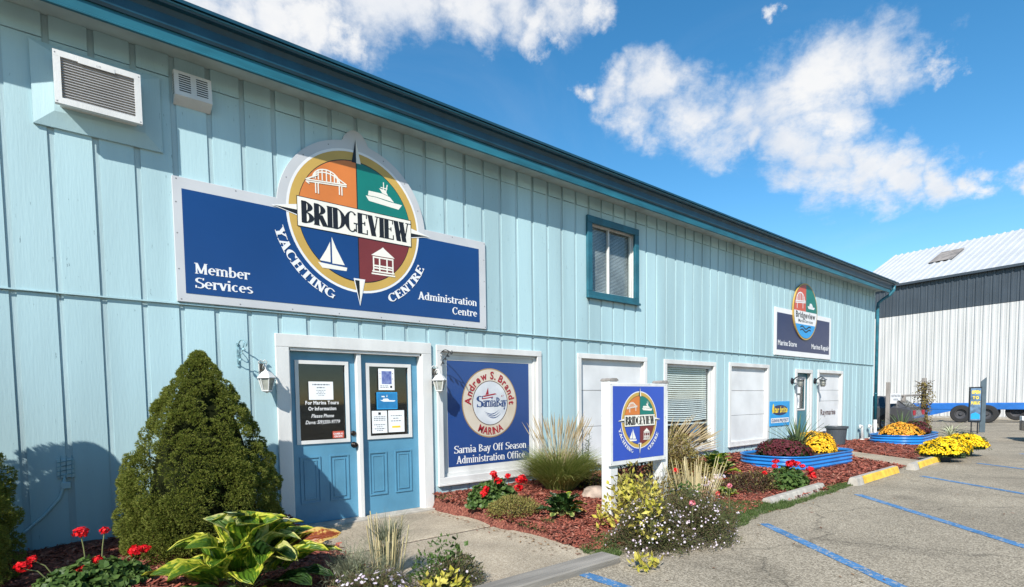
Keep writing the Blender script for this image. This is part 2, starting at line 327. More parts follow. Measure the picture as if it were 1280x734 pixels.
    def mesh(s, name, mats, off=(0, 0, 0), smooth=False):
        me = bpy.data.meshes.new(name); o = off
        me.from_pydata([(a - o[0], b - o[1], c - o[2]) for a, b, c in s.v] if any(o) else s.v, [], s.f)
        for m in (mats if isinstance(mats, (list, tuple)) else [mats]): me.materials.append(m)
        if any(s.mi): me.polygons.foreach_set('material_index', s.mi)
        if smooth: me.polygons.foreach_set('use_smooth', [True] * len(s.f))
        me.update(); return me
def tag(o, label=None, cat=None, group=None, kind=None):
    if label: o['label'] = label
    if cat: o['category'] = cat
    if group: o['group'] = group
    if kind: o['kind'] = kind
    return o
def thing(name, label, cat, loc=(0, 0, 0), rz=0, group=None):
    o = bpy.data.objects.new(name, None); COL.objects.link(o); o.location = loc; o.rotation_euler = (0, 0, rz); o.empty_display_size = .1
    return tag(o, label, cat, group)
def wloc(o):
    l = Vector(o.location)
    return l + wloc(o.parent) if o.parent else l
def part(name, mb, mats, parent=None, world=True, smooth=False, stuff=False, label=None):
    """link mb as one mesh object; world=True: its vertices are in world space (parents unrotated)"""
    off = tuple(wloc(parent)) if (parent and world) else (0, 0, 0)
    me = mb.mesh(name, mats, off, smooth) if isinstance(mb, MB) else mb
    o = bpy.data.objects.new(name, me); COL.objects.link(o); o.parent = parent
    if stuff: o['kind'] = 'stuff'
    if label: o['label'] = label
    return o
def struct(name, mb, mats, smooth=False):
    o = part(name, mb, mats, None, smooth=smooth); o['kind'] = 'structure'; return o
def kids(o): return [c for c in bpy.data.objects if c.parent == o]
CH = {}
def copy_tree(o, loc=None, rz=None, label=None, parent=None, scale=None):
    c = o.copy(); COL.objects.link(c)
    if parent: c.parent = parent; c.matrix_parent_inverse = o.matrix_parent_inverse.copy()
    if loc is not None: c.location = loc
    if rz is not None: c.rotation_euler = (0, 0, rz)
    if label: c['label'] = label
    if scale: c.scale = (scale,) * 3
    for k in kids(o): copy_tree(k, parent=c)
    return c
rnd = random.random
def U(a, b): return a + (b - a) * random.random()
def sstep(t): t = max(0, min(1, t)); return t * t * (3 - 2 * t)
def H(x, y):
    """height of the planting beds"""
    t = min(max((y + 3.0) / 3.0, 0), 1); amp = .20 if x < 14 else max(.08, .20 - .02 * (x - 14))
    return -.05 + amp * t ** .8

# ------------------------------------------------------------------ lettering
BF = {}
def bglyph(ch, bold=.0):
    key = (ch, bold)
    if key not in BF:
        cu = bpy.data.curves.new('t', 'FONT'); cu.body = ch; cu.size = 1; cu.resolution_u = 3; cu.offset = bold
        o = bpy.data.objects.new('t', cu); COL.objects.link(o); dg = bpy.context.evaluated_depsgraph_get(); dg.update()
        me = bpy.data.meshes.new_from_object(o.evaluated_get(dg)); vs = [(v.co.x / .73, v.co.y / .73) for v in me.vertices]; fs = [tuple(p.vertices) for p in me.polygons]
        bpy.data.objects.remove(o); bpy.data.meshes.remove(me)
        x0 = min([v[0] for v in vs] or [0]); x1 = max([v[0] for v in vs] or [.3])
        BF[key] = ([(a - x0, b) for a, b in vs], fs, x1 - x0)
    return BF[key]
# serif alphabet drawn with a broad pen: V/L straight strokes (T thick, t thin), A arcs (thick where they run upright), S serifs
G = {
 'B': (.62, 'V0.14;A.14,.75,.30,.25,-90,90;A.14,.27,.36,.27,-90,90;L.06,1,.2,1;L.06,0,.2,0;L.14,.5,.3,.5'),
 'R': (.66, 'V0.14;A.14,.74,.32,.26,-90,90;K.30,.50,.56,0;S.14,0;S.60,0;L.04,1,.2,1;L.14,.5,.3,.5'),
 'I': (.30, 'V0.15;S.15,0;S.15,1'),
 'D': (.66, 'V0.14;A.16,.5,.40,.5,-90,90;L.04,1,.2,1;L.04,0,.2,0'),
 'G': (.66, 'A.35,.5,.27,.5,45,315;Y.58,.04,.42;L.44,.44,.68,.44'),
 'E': (.58, 'V0.14;L.04,1,.50,1;L.04,0,.52,0;L.14,.52,.40,.52;Y.50,.78,1;Y.53,0,.24;Y.40,.42,.62'),
 'V': (.64, 'K.12,1,.33,0;T.54,1,.33,0;S.10,1;S.56,1'),
 'W': (.92, 'K.12,1,.29,0;T.46,1,.29,0;K.44,1,.62,0;T.84,1,.62,0;S.10,1;S.45,1;S.86,1'),
 'Y': (.64, 'K.10,1,.32,.46;T.56,1,.32,.46;Vh.32;S.10,1;S.58,1;S.32,0'),
 'A': (.68, 'T.12,0,.34,1;K.34,1,.56,0;L.2,.3,.48,.3;S.10,0;S.58,0'),
 'C': (.62, 'A.34,.5,.26,.5,42,318;Y.54,.72,.96'),
 'H': (.70, 'V0.14;V0.54;L.14,.5,.54,.5;S.14,0;S.14,1;S.54,0;S.54,1'),
 'T': (.62, 'V0.31;L.03,1,.59,1;Y.04,.76,1;Y.58,.76,1;S.31,0'),
 'N': (.70, 't0.13;t0.55;K.12,1,.54,0;S.13,0;S.10,1;S.55,1'),
 'M': (.84, 't0.13;V0.69;K.13,1,.41,.05;T.69,1,.41,.05;S.13,0;S.69,0;S.10,1;S.71,1'),
 'S': (.54, 'A.28,.74,.19,.26,50,250;A.27,.28,.21,.28,-130,70;L.17,.60,.36,.48;Y.49,.78,.98;Y.05,.02,.26'),
 'O': (.68, 'A.34,.5,.27,.5,0,360'),
 'a': (.50, 'A.22,.20,.14,.20,0,360;Yv.38,0,.5;A.22,.48,.16,.2,0,150;S.42,0'),
 'b': (.54, 'V0.12;A.27,.34,.18,.34,-180,180'),
 'c': (.46, 'A.26,.34,.17,.34,50,310'),
 'd': (.54, 'V0.40;A.24,.34,.16,.34,0,360;S.36,1;S.44,0'),
 'e': (.50, 'A.26,.34,.17,.34,0,310;L.1,.37,.44,.37'),
 'f': (.36, 'Yv.14,0,.8;A.27,.8,.13,.2,60,180;L.02,.66,.32,.66;S.14,0'),
 'i': (.26, 'Yv.12,0,.68;S.12,0;S.09,.66;D.12,.92'),
 'm': (.84, 'Yv.12,0,.68;Yv.41,0,.48;Yv.70,0,.48;A.265,.46,.145,.22,0,180;A.555,.46,.145,.22,0,180;S.12,0;S.41,0;S.70,0;S.08,.66'),
 'n': (.56, 'Yv.12,0,.68;Yv.42,0,.46;A.27,.46,.15,.22,0,180;S.12,0;S.42,0;S.08,.66'),
 'o': (.52, 'A.26,.34,.18,.34,0,360'),
 'r': (.40, 'Yv.12,0,.68;A.27,.48,.15,.2,50,180;S.12,0;S.08,.66;D.34,.6'),
 's': (.42, 'A.21,.51,.13,.17,30,250;A.21,.18,.14,.18,-140,70;L.14,.42,.28,.29'),
 't': (.36, 'Yv.14,.1,.86;L.02,.66,.32,.66;A.25,.12,.11,.12,180,330'),
 'v': (.50, 'K.08,.68,.25,0;T.42,.68,.25,0;S.07,.67;S.43,.67'),
 'y': (.50, 'K.08,.68,.25,.05;T.43,.68,.16,-.25;S.07,.67;S.43,.67;D.12,-.25'),
}
def sglyph(ch, T=.17, t=.07, srf=.09):
    key = (ch, T, t, srf)
    if key in BF: return BF[key]
    adv, code = G[ch]; vs = []; fs = []
    def quad(x0, y0, x1, y1, w, horiz=True):
        o = len(vs)
        if horiz: vs.extend([(x0 - w / 2, y0), (x0 + w / 2, y0), (x1 + w / 2, y1), (x1 - w / 2, y1)])
        else: vs.extend([(x0, y0 - w / 2), (x1, y1 - w / 2), (x1, y1 + w / 2), (x0, y0 + w / 2)])
        fs.append((o, o + 1, o + 2, o + 3))
    for c in code.split(';'):
        k = c[0]
        if c.startswith('V0'): quad(float(c[2:]), 0, float(c[2:]), 1, T)
        elif c.startswith('t0'): quad(float(c[2:]), 0, float(c[2:]), 1, t * 1.2)
        elif c.startswith('Vh'): quad(float(c[2:]), 0, float(c[2:]), .5, T)
        elif c.startswith('Yv'): a, b, d = map(float, c[2:].split(',')); quad(a, b, a, d, T * .92)
        else:
            p = list(map(float, c[1:].split(',')))
            if k == 'L': quad(*p[:4], t, abs(p[1] - p[3]) > .2) if abs(p[1] - p[3]) > .3 else quad(p[0], min(max(p[1], t / 2), 1 - t / 2), p[2], min(max(p[3], t / 2), 1 - t / 2), t * (1.4 if p[1] != p[3] else 1), False)
            elif k == 'K': quad(p[0], p[1], p[2], p[3], T * 1.1)
            elif k == 'T': quad(p[0], p[1], p[2], p[3], t * 1.3)
            elif k == 'Y': quad(p[0], p[1], p[0], p[2], t * 1.1)
            elif k == 'S': y = min(max(p[1], t * .4), 1 - t * .4); quad(p[0] - T / 2 - srf, y, p[0] + T / 2 + srf, y, t * .8, False)
            elif k == 'D': quad(p[0], p[1] - T * .5, p[0], p[1] + T * .5, T)
            elif k == 'A':
                cx, cy, rx, ry, a0, a1 = p; n = max(6, int(abs(a1 - a0) / 18)); o = len(vs)
                for i in range(n + 1):
                    a = R_(a0 + (a1 - a0) * i / n); w = t + (T - t) * abs(math.cos(a)) ** 1.3
                    ca, sa = math.cos(a), math.sin(a)
                    vs.append((cx + (rx + w / 2) * ca, cy + (ry) * sa - 0)); vs.append((cx + (rx - w / 2) * ca, cy + (ry - t) * sa))
                for i in range(n): fs.append((o + 2 * i, o + 2 * i + 2, o + 2 * i + 3, o + 2 * i + 1))
    BF[key] = (vs, fs, adv - .06); return BF[key]
def text(mb, s, x, z, y, h, width=None, style='sans', bold=.012, gap=.10, T=.17, t=.07, align='l', serif_gap=.05, slant=0, arc=None, srf=.09, xs=1.0):
    """letters as flat vinyl facing -y; arc=(cx,cz,r,a_mid,dirn) sets them round a circle"""
    items = []; cx = 0
    for ch in s:
        if ch == ' ': cx += .32; continue
        if style == 'serif': g = sglyph(ch, T, t, srf); gp = serif_gap
        else: g = bglyph(ch, bold); gp = gap
        items.append((g, cx)); cx += g[2] + gp
    tot = cx - gp; k = h * xs if width is None else width / tot
    x0 = {'l': x, 'c': x - tot * k / 2, 'r': x - tot * k}[align] if x is not None else 0
    for g, ox in items:
        vs, fs, w = g
        for qi, f in enumerate(fs):
            P = []
            for i in f:
                a, b = vs[i]; a = (a + ox) + slant * b
                if arc:
                    acx, acz, r, mid, dr = arc
                    # letter stands rigid on its own tangent
                    am = mid + dr * ((ox + w / 2) - tot / 2) * k / r; lx = (vs[i][0] - w / 2) * k; lz = vs[i][1] * h
                    er = (math.cos(am), math.sin(am)); et = (-math.sin(am), math.cos(am))
                    rr = r + (lz if dr < 0 else -lz)
                    px = acx + er[0] * rr + et[0] * lx * dr; pz = acz + er[1] * rr + et[1] * lx * dr
                    P.append((px, y, pz))
                else: P.append((x0 + a * k, y, z + b * h))
            if style == 'serif': P = [(p[0], p[1] - qi * .00012, p[2]) for p in P]
            mb.add(P, [tuple(range(len(P)))])
    return tot * k
def disc(mb, cx, cz, r, y, n=72, a0=0, a1=360, r0=0, lo=None, hi=None):
    """flat disc, ring or sector facing -y"""
    pts = [(cx + r * math.cos(R_(a0 + (a1 - a0) * i / n)), cz + r * math.sin(R_(a0 + (a1 - a0) * i / n))) for i in range(n + 1)]
    if r0 == 0:
        full = abs(a1 - a0) >= 360
        P = [(a, y, b) for a, b in (pts[:-1] if full else pts)] + ([] if full else [(cx, y, cz)])
        mb.add(P, [tuple(range(len(P)))])
    else:
        ins = [(cx + r0 * math.cos(R_(a0 + (a1 - a0) * i / n)), cz + r0 * math.sin(R_(a0 + (a1 - a0) * i / n))) for i in range(n + 1)]
        for i in range(n): mb.add([(pts[i][0], y, pts[i][1]), (pts[i + 1][0], y, pts[i + 1][1]), (ins[i + 1][0], y, ins[i + 1][1]), (ins[i][0], y, ins[i][1])], [(0, 1, 2, 3)])
    return mb
def poly(mb, pts, y): return mb.add([(a, y, b) for a, b in pts], [tuple(range(len(pts)))])
def strokes(mb, segs, y, cx, cz, k, w):
    for i, (x0, z0, x1, z1) in enumerate(segs):
        dx, dz = x1 - x0, z1 - z0; l = math.hypot(dx, dz) or 1; nx, nz = -dz / l * w / 2, dx / l * w / 2
        mb.add([(cx + k * a, y - i * .0001, cz + k * b) for a, b in ((x0 + nx, z0 + nz), (x1 + nx, z1 + nz), (x1 - nx, z1 - nz), (x0 - nx, z0 - nz))], [(0, 1, 2, 3)])

# ------------------------------------------------------------------ openings of the front wall (x0,x1,z0,z1)
HOLES = {'door': (1.98, 3.85, -.3, 2.12), 'office': (4.05, 5.86, .33, 2.12), 'panel_a': (6.79, 8.57, .35, 2.13), 'blinds': (9.22, 11.0, .36, 2.12),
         'panel_b': (11.67, 13.44, .36, 2.13), 'far_door': (15.02, 15.95, -.3, 2.09), 'panel_c': (16.44, 18.11, .38, 2.10), 'upper': (7.03, 8.27, 3.17, 4.41)}
HL = list(HOLES.values())
def cells(x0, x1, z0, z1, holes):
    hs_ = [h for h in holes if h[0] < x1 and h[1] > x0 and h[2] < z1 and h[3] > z0]
    if not hs_: return [(x0, x1, z0, z1)]
    xs = sorted({x0, x1} | {min(max(v, x0), x1) for h in hs_ for v in h[:2]}); zs = sorted({z0, z1} | {min(max(v, z0), z1) for h in hs_ for v in h[2:]})
    out = []
    for a, b in zip(xs, xs[1:]):
        for c, d in zip(zs, zs[1:]):
            mx, mz = (a + b) / 2, (c + d) / 2
            if not any(h[0] < mx < h[1] and h[2] < mz < h[3] for h in hs_): out.append((a, b, c, d))
    # merge vertically
    out.sort(); res = []
    for c in out:
        if res and res[-1][0] == c[0] and res[-1][1] == c[1] and abs(res[-1][3] - c[2]) < 1e-9: res[-1] = (c[0], c[1], res[-1][2], c[3])
        else: res.append(c)
    return res

# ================================================================== GROUND
def gridmesh(x0, x1, y0, y1, nx, ny, fz):
    mb = MB(); 
    for j in range(ny + 1):
        for i in range(nx + 1):
            x = x0 + (x1 - x0) * i / nx; y = y0 + (y1 - y0) * j / ny; mb.v.append((x, y, fz(x, y)))
    for j in range(ny):
        for i in range(nx): a = j * (nx + 1) + i; mb.f.append((a, a + 1, a + nx + 2, a + nx + 1)); mb.mi.append(0)
    return mb
mb = MB(); mb.add([(-900, -900, -.075), (900, -900, -.075), (900, 900, -.075), (-900, 900, -.075)], [(0, 1, 2, 3)])
far_m = M('far_ground', (.22, .21, .17), .95, .2, .05)
struct('ground', mb, far_m)
mb = gridmesh(-30, 75, -40, 30, 2, 2, lambda x, y: -.062); struct('parking_lot', mb, asphalt)
def bed(name, x0, x1, y0, y1, edge=None):
    nx, ny = int((x1 - x0) * 14), int((y1 - y0) * 14)
    def fz(x, y):
        e = min(1, (x - x0) / .12, (x1 - x) / .12, (y - y0) / .10) if edge is None else edge(x, y)
        h = H(x, y) + .018 * mnoise.noise((x * 3, y * 3, 0)) + .012 * mnoise.noise((x * 14, y * 14, 2))
        return -.085 + (h + .085) * sstep(max(0, e) * 1.2)
    return struct(name, gridmesh(x0, x1, y0, y1, nx, ny, fz), mulch_m, True)
def wob(x, s): return .09 * mnoise.noise((x * 1.7, s, 0)) + .04 * mnoise.noise((x * 6, s, 5))
# path strips: the far one is slanted, so the mulch edge follows it
def path_x(y): return 15.35 + (y) * .46     # centre line of the far path
def in_path(x, y): return abs(x - path_x(y)) < .62
def edge_left(x, y): return min((2.03 + wob(y, 1) - x) / .14, (y + 3.1 + wob(x, 2)) / .14, 1)
def edge_mid(x, y): return min((x - 3.84 - wob(y, 3)) / .16, (y + 2.98 + wob(x, 4) * 1.3) / .16, (abs(x - path_x(y)) - .66 - .4 * wob(y, 6)) / .1, 1)
def edge_far(x, y): return min((abs(x - path_x(y)) - .66) / .1, (y + 2.6 + .35 * sstep((x - 14) / 3) * 0 + wob(x, 5) + max(0, (x - 19)) * -.18) / .14, (22.6 - x) / .2, 1)
bed('mulch_bed', -5, 2.2, -3.4, .02, edge_left)
bed('mulch_bed', 3.6, 15.4, -3.3, .02, lambda x, y: min(edge_mid(x, y), (path_x(y) - x) / .1))
bed('mulch_bed', 13.6, 22.8, -3.2, .02, lambda x, y: min(edge_far(x, y), (x - path_x(y)) / .1))
# scattered chips
def scatter_chips():
    mb = MB(); zones = [(-1.5, 2.02, -2.6, 0, 9000, edge_left), (3.85, 7.5, -3.0, 0, 21000, edge_mid), (7.5, 14.8, -3.0, 0, 15000, edge_mid), (14.8, 21, -2.7, 0, 5000, edge_far)]
    for x0, x1, y0, y1, n, ed in zones:
        for i in range(n):
            x, y = U(x0, x1), U(y0, y1)
            if ed(x, y) < .25 or (13 < x < 17 and abs(x - path_x(y)) < .66): continue
            z = H(x, y) + .018 * mnoise.noise((x * 3, y * 3, 0)) + .012 * mnoise.noise((x * 14, y * 14, 2)) + U(0, .014)
            L = U(.012, .034) * (1 if x < 8 else 1.5); w = U(.004, .010) * (1 if x < 8 else 1.5); a = U(0, 6.28); tz = U(-.5, .5); c, s_ = math.cos(a), math.sin(a); r = U(-.6, .6)
            dx, dy, dz = c * L, s_ * L, tz * L; ex, ey, ez = -s_ * w, c * w, r * w
            mb.add([(x - dx - ex, y - dy - ey, z - dz - ez), (x + dx - ex, y + dy - ey, z + dz - ez), (x + dx + ex, y + dy + ey, z + dz + ez), (x - dx + ex, y - dy + ey, z - dz + ez)], [(0, 1, 2, 3)])
    o = part('mulch_chips', mb, chips); tag(o, 'red dyed wood chip mulch strewn over the planting beds', 'mulch', kind='stuff')
scatter_chips()
random.seed(17); mb = MB()
for i in range(260):
    if i < 120: x, y = 3.80 - abs(random.gauss(0, .10)), U(-2.9, -.2); z = -.038
    elif i < 200: x, y = U(4.4, 15), -3.12 - abs(random.gauss(0, .12)); z = -.055
    else: x, y = U(3, 12), U(-6, -3.3); z = -.055
    L_ = U(.012, .03); a = U(0, 6.28); c, s_ = math.cos(a) * L_, math.sin(a) * L_
    mb.add([(x - c, y - s_, z), (x + s_ * .35, y - c * .35, z + .004), (x + c, y + s_, z + .006), (x - s_ * .35, y + c * .35, z + .002)], [(0, 1, 2, 3)])
o = part('fallen_litter', mb, M('dry_litter', (.20, .12, .06), .8, .2, 9, island=[(.14, .05, .03), (.30, .20, .09), (.22, .07, .05)])); tag(o, 'stray chips and dry leaf bits spilled along the paving edges', 'leaf litter', kind='stuff')
# walkway: two slabs with a joint
mb = MB(); mb.bbox(1.75, 3.93, -1.36, -.10, -.16, -.042, .008); struct('walkway', mb, slab_m)
mb = MB(); mb.bbox(1.75, 3.93, -2.99, -1.41, -.16, -.045, .008); struct('walkway', mb, slab_m)
mb = MB(); mb.box(1.75, 3.93, -1.415, -1.355, -.12, -.056); struct('walkway_joint', mb, soil)
mb = MB(); ys = [-.05, -1.1, -2.2, -3.25]
for a, b in zip(ys, ys[1:]):
    a2, b2 = a - .006, b + .006
    P = [(path_x(b2) - .62, b2, -.005 - .02), (path_x(b2) + .62, b2, -.025), (path_x(a2) + .62, a2, -.005 + .05), (path_x(a2) - .62, a2, .045)]
    P = [(p[0], p[1], -.04 + .085 * min(1, (p[1] + 3.25) / 3)) for p in P]
    mb.add(P + [(p[0], p[1], -.1) for p in P], [(0, 1, 2, 3), (0, 4, 5, 1), (1, 5, 6, 2), (2, 6, 7, 3), (3, 7, 4, 0)])
struct('side_path', mb, slab_m)
# blue stall lines on the asphalt
def line(name, a, b, w):
    a = Vector(a); b = Vector(b); d = (b - a).normalized(); n = Vector((-d.y, d.x)) * w / 2; mb = MB(); N_ = 26
    for i in range(N_ + 1):
        p = a.lerp(b, i / N_); j = 1 + .14 * mnoise.noise((p.x * 5, p.y * 5, 3)); mb.v += [(*(p + n * j), -.058), (*(p - n * j), -.058)]
    for i in range(N_): mb.f.append((2 * i, 2 * i + 1, 2 * i + 3, 2 * i + 2)); mb.mi.append(0)
    struct(name, mb, blue_p)
line('stall_line', (6.27, -3.40), (4.0, -6.25), .115)
line('stall_line', (9.15, -3.42), (5.9, -6.75), .115)
line('stall_line', (12.05, -3.50), (9.4, -6.95), .11)
line('stall_line', (15.1, -3.75), (12.6, -7.0), .11)
line('stall_line', (3.36, -3.20), (3.30, -6.0), .12)
line('stall_line', (18.2, -4.0), (16.0, -7.0), .11)

# ================================================================== MARINA BUILDING
B = thing('marina_building', 'long pale blue board sided marina building with teal trim and white framed openings', 'building', (8.4, 0, 0))
XL, XR = -4.0, 20.74; PITCH = .315; GW = .052; G0 = .066
k0 = int((XL - G0) // PITCH)
edges = []
x = XL
k = k0
while True:
    g = G0 + k * PITCH
    if g + GW <= XL: k += 1; continue
    if g > XR: break
    edges.append((g, g + GW)); k += 1
segs = []; prev = XL
for a, b in edges:
    if a > prev + .01: segs.append((prev, min(a, XR)))
    prev = b
if prev < XR: segs.append((prev, XR))
random.seed(3)
for (z0, z1, yf, yb) in ((-.12, 2.395, 0, .013), (2.418, 4.59, -.014, .012), (4.596, 4.80, -.024, .012)):
    for a, b in segs:
        j = U(-.0012, .0012); zz0 = z0 + U(-.003, .003)
        groups = []
        for c in cells(a, b, zz0, z1, HL):
            if c[3] - c[2] < .02 or c[1] - c[0] < .008: continue
            hit = [g for g in groups if any(abs(c[0] - q[1]) < 1e-6 and c[2] < q[3] and c[3] > q[2] for q in g)]
            for g in hit: groups.remove(g)
            groups.append(sum(hit, []) + [c])
        for g in groups:
            mb = MB()
            for c in g: mb.box(c[0], c[1], yf + j, yb, c[2], c[3])
            part('siding_board', mb, siding, B)
mb = MB()
for c in cells(XL, XR, -.2, 2.405, HL): mb.box(c[0], c[1], .0121, .15, c[2], c[3])
for c in cells(XL, XR, 2.405, 4.80, HL): mb.box(c[0], c[1], -.002, .15, c[2], c[3])
part('wall', mb, grooves, B)
mb = MB(); mb.box(XL, XR, .16, 14, -.2, .0); mb.box(XL, XR, 13.9, 14, 0, 4.8); mb.box(XL, XL + .1, .151, 13.9, 0, 4.8); mb.box(XR - .1, XR, .151, 13.9, 0, 4.8)
mb.add([(XR, 0, 4.8), (XR, 14, 4.8), (XR, 7, 5.45), (XL, 0, 4.8), (XL, 14, 4.8), (XL, 7, 5.45)], [(0, 1, 2), (3, 5, 4)])
part('side_and_rear_wall', mb, grooves, B)
mb = MB(); mb.bbox(XL, XR, -.028, -.0145, 2.404, 2.4175, .002); part('belt_flashing', mb, siding, B)
# eaves
mb = MB(); mb.box(XL - .1, 20.86, -.385, .15, 4.803, 4.83); part('soffit', mb, soff, B)
mb = MB(); mb.prismx([(-.388, 4.70), (-.388, 4.97), (-.412, 4.97), (-.412, 4.72), (-.420, 4.714), (-.420, 4.70)], XL - .1, 20.86); part('fascia_board', mb, teal, B)
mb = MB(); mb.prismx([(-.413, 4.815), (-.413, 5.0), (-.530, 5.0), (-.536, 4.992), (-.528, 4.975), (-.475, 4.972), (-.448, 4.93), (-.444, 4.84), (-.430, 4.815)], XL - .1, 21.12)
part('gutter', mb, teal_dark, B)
mb = MB(); mb.tube([(XL - .1, -.535, 5.0), (21.12, -.535, 5.0)], .011, 6); part('gutter_lip', mb, teal, B)
mb = MB(); y0, z0r, yr, zr = -.56, 5.015, 7, 5.45
mb.add([(XL - .15, y0, z0r), (21.2, y0, z0r), (21.2, yr, zr), (XL - .15, yr, zr), (XL - .15, 14.4, z0r), (21.2, 14.4, z0r)] + [(XL - .15, y0, z0r + .03), (21.2, y0, z0r + .03), (21.2, yr, zr + .03), (XL - .15, yr, zr + .03), (XL - .15, 14.4, z0r + .03), (21.2, 14.4, z0r + .03)],
       [(0, 3, 2, 1), (3, 4, 5, 2), (6, 7, 8, 9), (9, 8, 11, 10), (0, 1, 7, 6), (4, 10, 11, 5), (1, 2, 8, 7), (2, 5, 11, 8), (0, 6, 9, 3), (3, 9, 10, 4)])
part('roof', mb, teal_dark, B)
# corner board and downspout
mb = MB(); mb.box(XR + .0005, XR + .03, -.022, .09, -.05, 4.80); part('corner_board', mb, siding, B)
mb = MB(); mb.tube([(21.02, -.47, 4.94), (21.03, -.46, 4.80), (21.0, -.36, 4.66), (20.92, -.17, 4.52), (20.86, -.085, 4.42), (20.85, -.075, 4.3), (20.85, -.075, .62)], .048, 10)
mb.tube([(20.85, -.075, 4.32), (20.85, -.075, 4.26)], .055, 10); mb.tube([(20.85, -.075, 1.5), (20.85, -.075, 1.45)], .055, 10)
part('downspout', mb, teal, B, smooth=True)
mb = MB(); mb.tube([(20.85, -.075, .62), (20.85, -.075, .2), (20.82, -.15, .09), (20.8, -.3, .06)], .052, 10); part('downspout_elbow', mb, white, B, smooth=True)

def casing(name, x0, x1, z0, z1, w, yf, yb, mat, parent, sill=True, open_bottom=False):
    """four chamfered boards round an opening; x0.. are the outer edges"""
    mb = MB(); mb.bbox(x0, x1, yf, yb, z1 - w, z1, .004)
    zb = z0 if open_bottom else z0 + w
    mb.bbox(x0, x0 + w, yf + .001, yb, zb, z1 - w - .0005, .004); mb.bbox(x1 - w, x1, yf + .001, yb, zb, z1 - w - .0005, .004)
    if not open_bottom: mb.bbox(x0, x1, yf - .0, yb, z0, z0 + w - .0005, .004)
    return part(name, mb, mat, parent)
def ring(mb, x0, x1, z0, z1, w, y0, y1):
    mb.box(x0, x1, y0, y1, z1 - w, z1); mb.box(x0, x1, y0, y1, z0, z0 + w); mb.box(x0, x0 + w, y0 + .0005, y1, z0 + w, z1 - w); mb.box(x1 - w, x1, y0 + .0005, y1, z0 + w, z1 - w); return mb
def reveal(mb, h, d0, d1):
    """lining of an opening from y d0 to d1"""
    x0, x1, z0, z1 = h; t = .012
    mb.box(x0, x0 + t, d0, d1, z0, z1); mb.box(x1 - t, x1, d0, d1, z0, z1); mb.box(x0 + t, x1 - t, d0, d1, z1 - t, z1); mb.box(x0 + t, x1 - t, d0, d1, z0, z0 + t); return mb
def room(x0, x1, z0, z1, y0, d):
    mb = MB(); mb.add([(x0, y0, z0), (x1, y0, z0), (x1, y0, z1), (x0, y0, z1), (x0, y0 + d, z0), (x1, y0 + d, z0), (x1, y0 + d, z1), (x0, y0 + d, z1)], [(4, 5, 6, 7), (0, 4, 7, 3), (1, 2, 6, 5), (0, 1, 5, 4), (3, 7, 6, 2)]); return mb
# ---- double door
casing('door_casing', 1.915, 3.91, -.06, 2.18, .145, -.034, -.0155 + .0155, white, B, open_bottom=True)
mb = MB(); mb.bbox(2.045, 2.075, -.012, .15, -.06, 2.03, .003); mb.bbox(3.745, 3.78, -.012, .15, -.06, 2.03, .003); mb.bbox(2.045, 3.78, -.012, .15, 2.0, 2.034, .003)
mb.box(1.98, 2.045, .001, .15, -.06, 2.12); mb.box(3.78, 3.85, .001, .15, -.06, 2.12); mb.box(2.045, 3.78, .001, .15, 2.034, 2.12)
part('door_frame', mb, white, B)
mb = MB(); mb.bbox(2.872, 2.93, .006, .14, -.03, 1.998, .004); part('door_mullion', mb, white, B)
mb = MB(); mb.bbox(1.96, 3.86, -.13, .15, -.075, -.018, .006); part('door_sill', mb, concrete, B)
def door(name, x0, x1, hinge_right, gx0, gx1, gz0, gz1, label=None):
    yf = .075
    mb = MB()
    for c in cells(x0, x1, -.016, 1.998, [(gx0 + .03, gx1 - .03, gz0 + .03, gz1 - .03)]): mb.box(c[0], c[1], yf, yf + .045, c[2], c[3])
    d = part(name, mb, door_blue, B, label=label)
    mb = MB(); ring(mb, gx0, gx1, gz0, gz1, .042, yf - .018, yf - .0005); part('glazing_frame', mb, white, d)
    mb = MB(); mb.box(gx0 + .03, gx1 - .03, yf + .012, yf + .02, gz0 + .03, gz1 - .03); part('pane', mb, glass, d)
    w = x1 - x0
    for px0 in (x0 + .12 * w, x0 + .56 * w):
        px1 = px0 + .30 * w; mb = MB()
        ring(mb, px0, px1, .225, .775, .016, yf - .012, yf - .0003); ring(mb, px0 + .045, px1 - .045, .27, .73, .012, yf - .010, yf - .0003)
        mb.box(px0 + .055, px1 - .055, yf - .004, yf - .0003, .28, .72)
        part('moulded_panel', mb, door_blue, d)
    return d
dl = door('door', 2.076, 2.871, False, 2.145, 2.785, .925, 1.90)
dr = door('door', 2.931, 3.744, True, 3.015, 3.645, .938, 1.895)
part('interior', room(2.0, 3.83, -.02, 2.1, .152, 1.6), dark_in, B)
for z, nm in ((1.025, 'deadbolt'), (.885, 'door_knob')):
    mb = MB(); Mx = Matrix.Translation((2.832, .075, z)) @ Matrix.Rotation(R_(90), 4, 'X')
    mb.lathe([(.036, 0), (.036, .008), (.014, .012), (.014, .03), (.03, .038), (.034, .052), (.026, .066), (0, .07)] if nm == 'door_knob' else [(.032, 0), (.032, .012), (.024, .018), (.01, .02), (0, .02)], 14, Mx)
    part(nm, mb, bronze, dl, smooth=True)
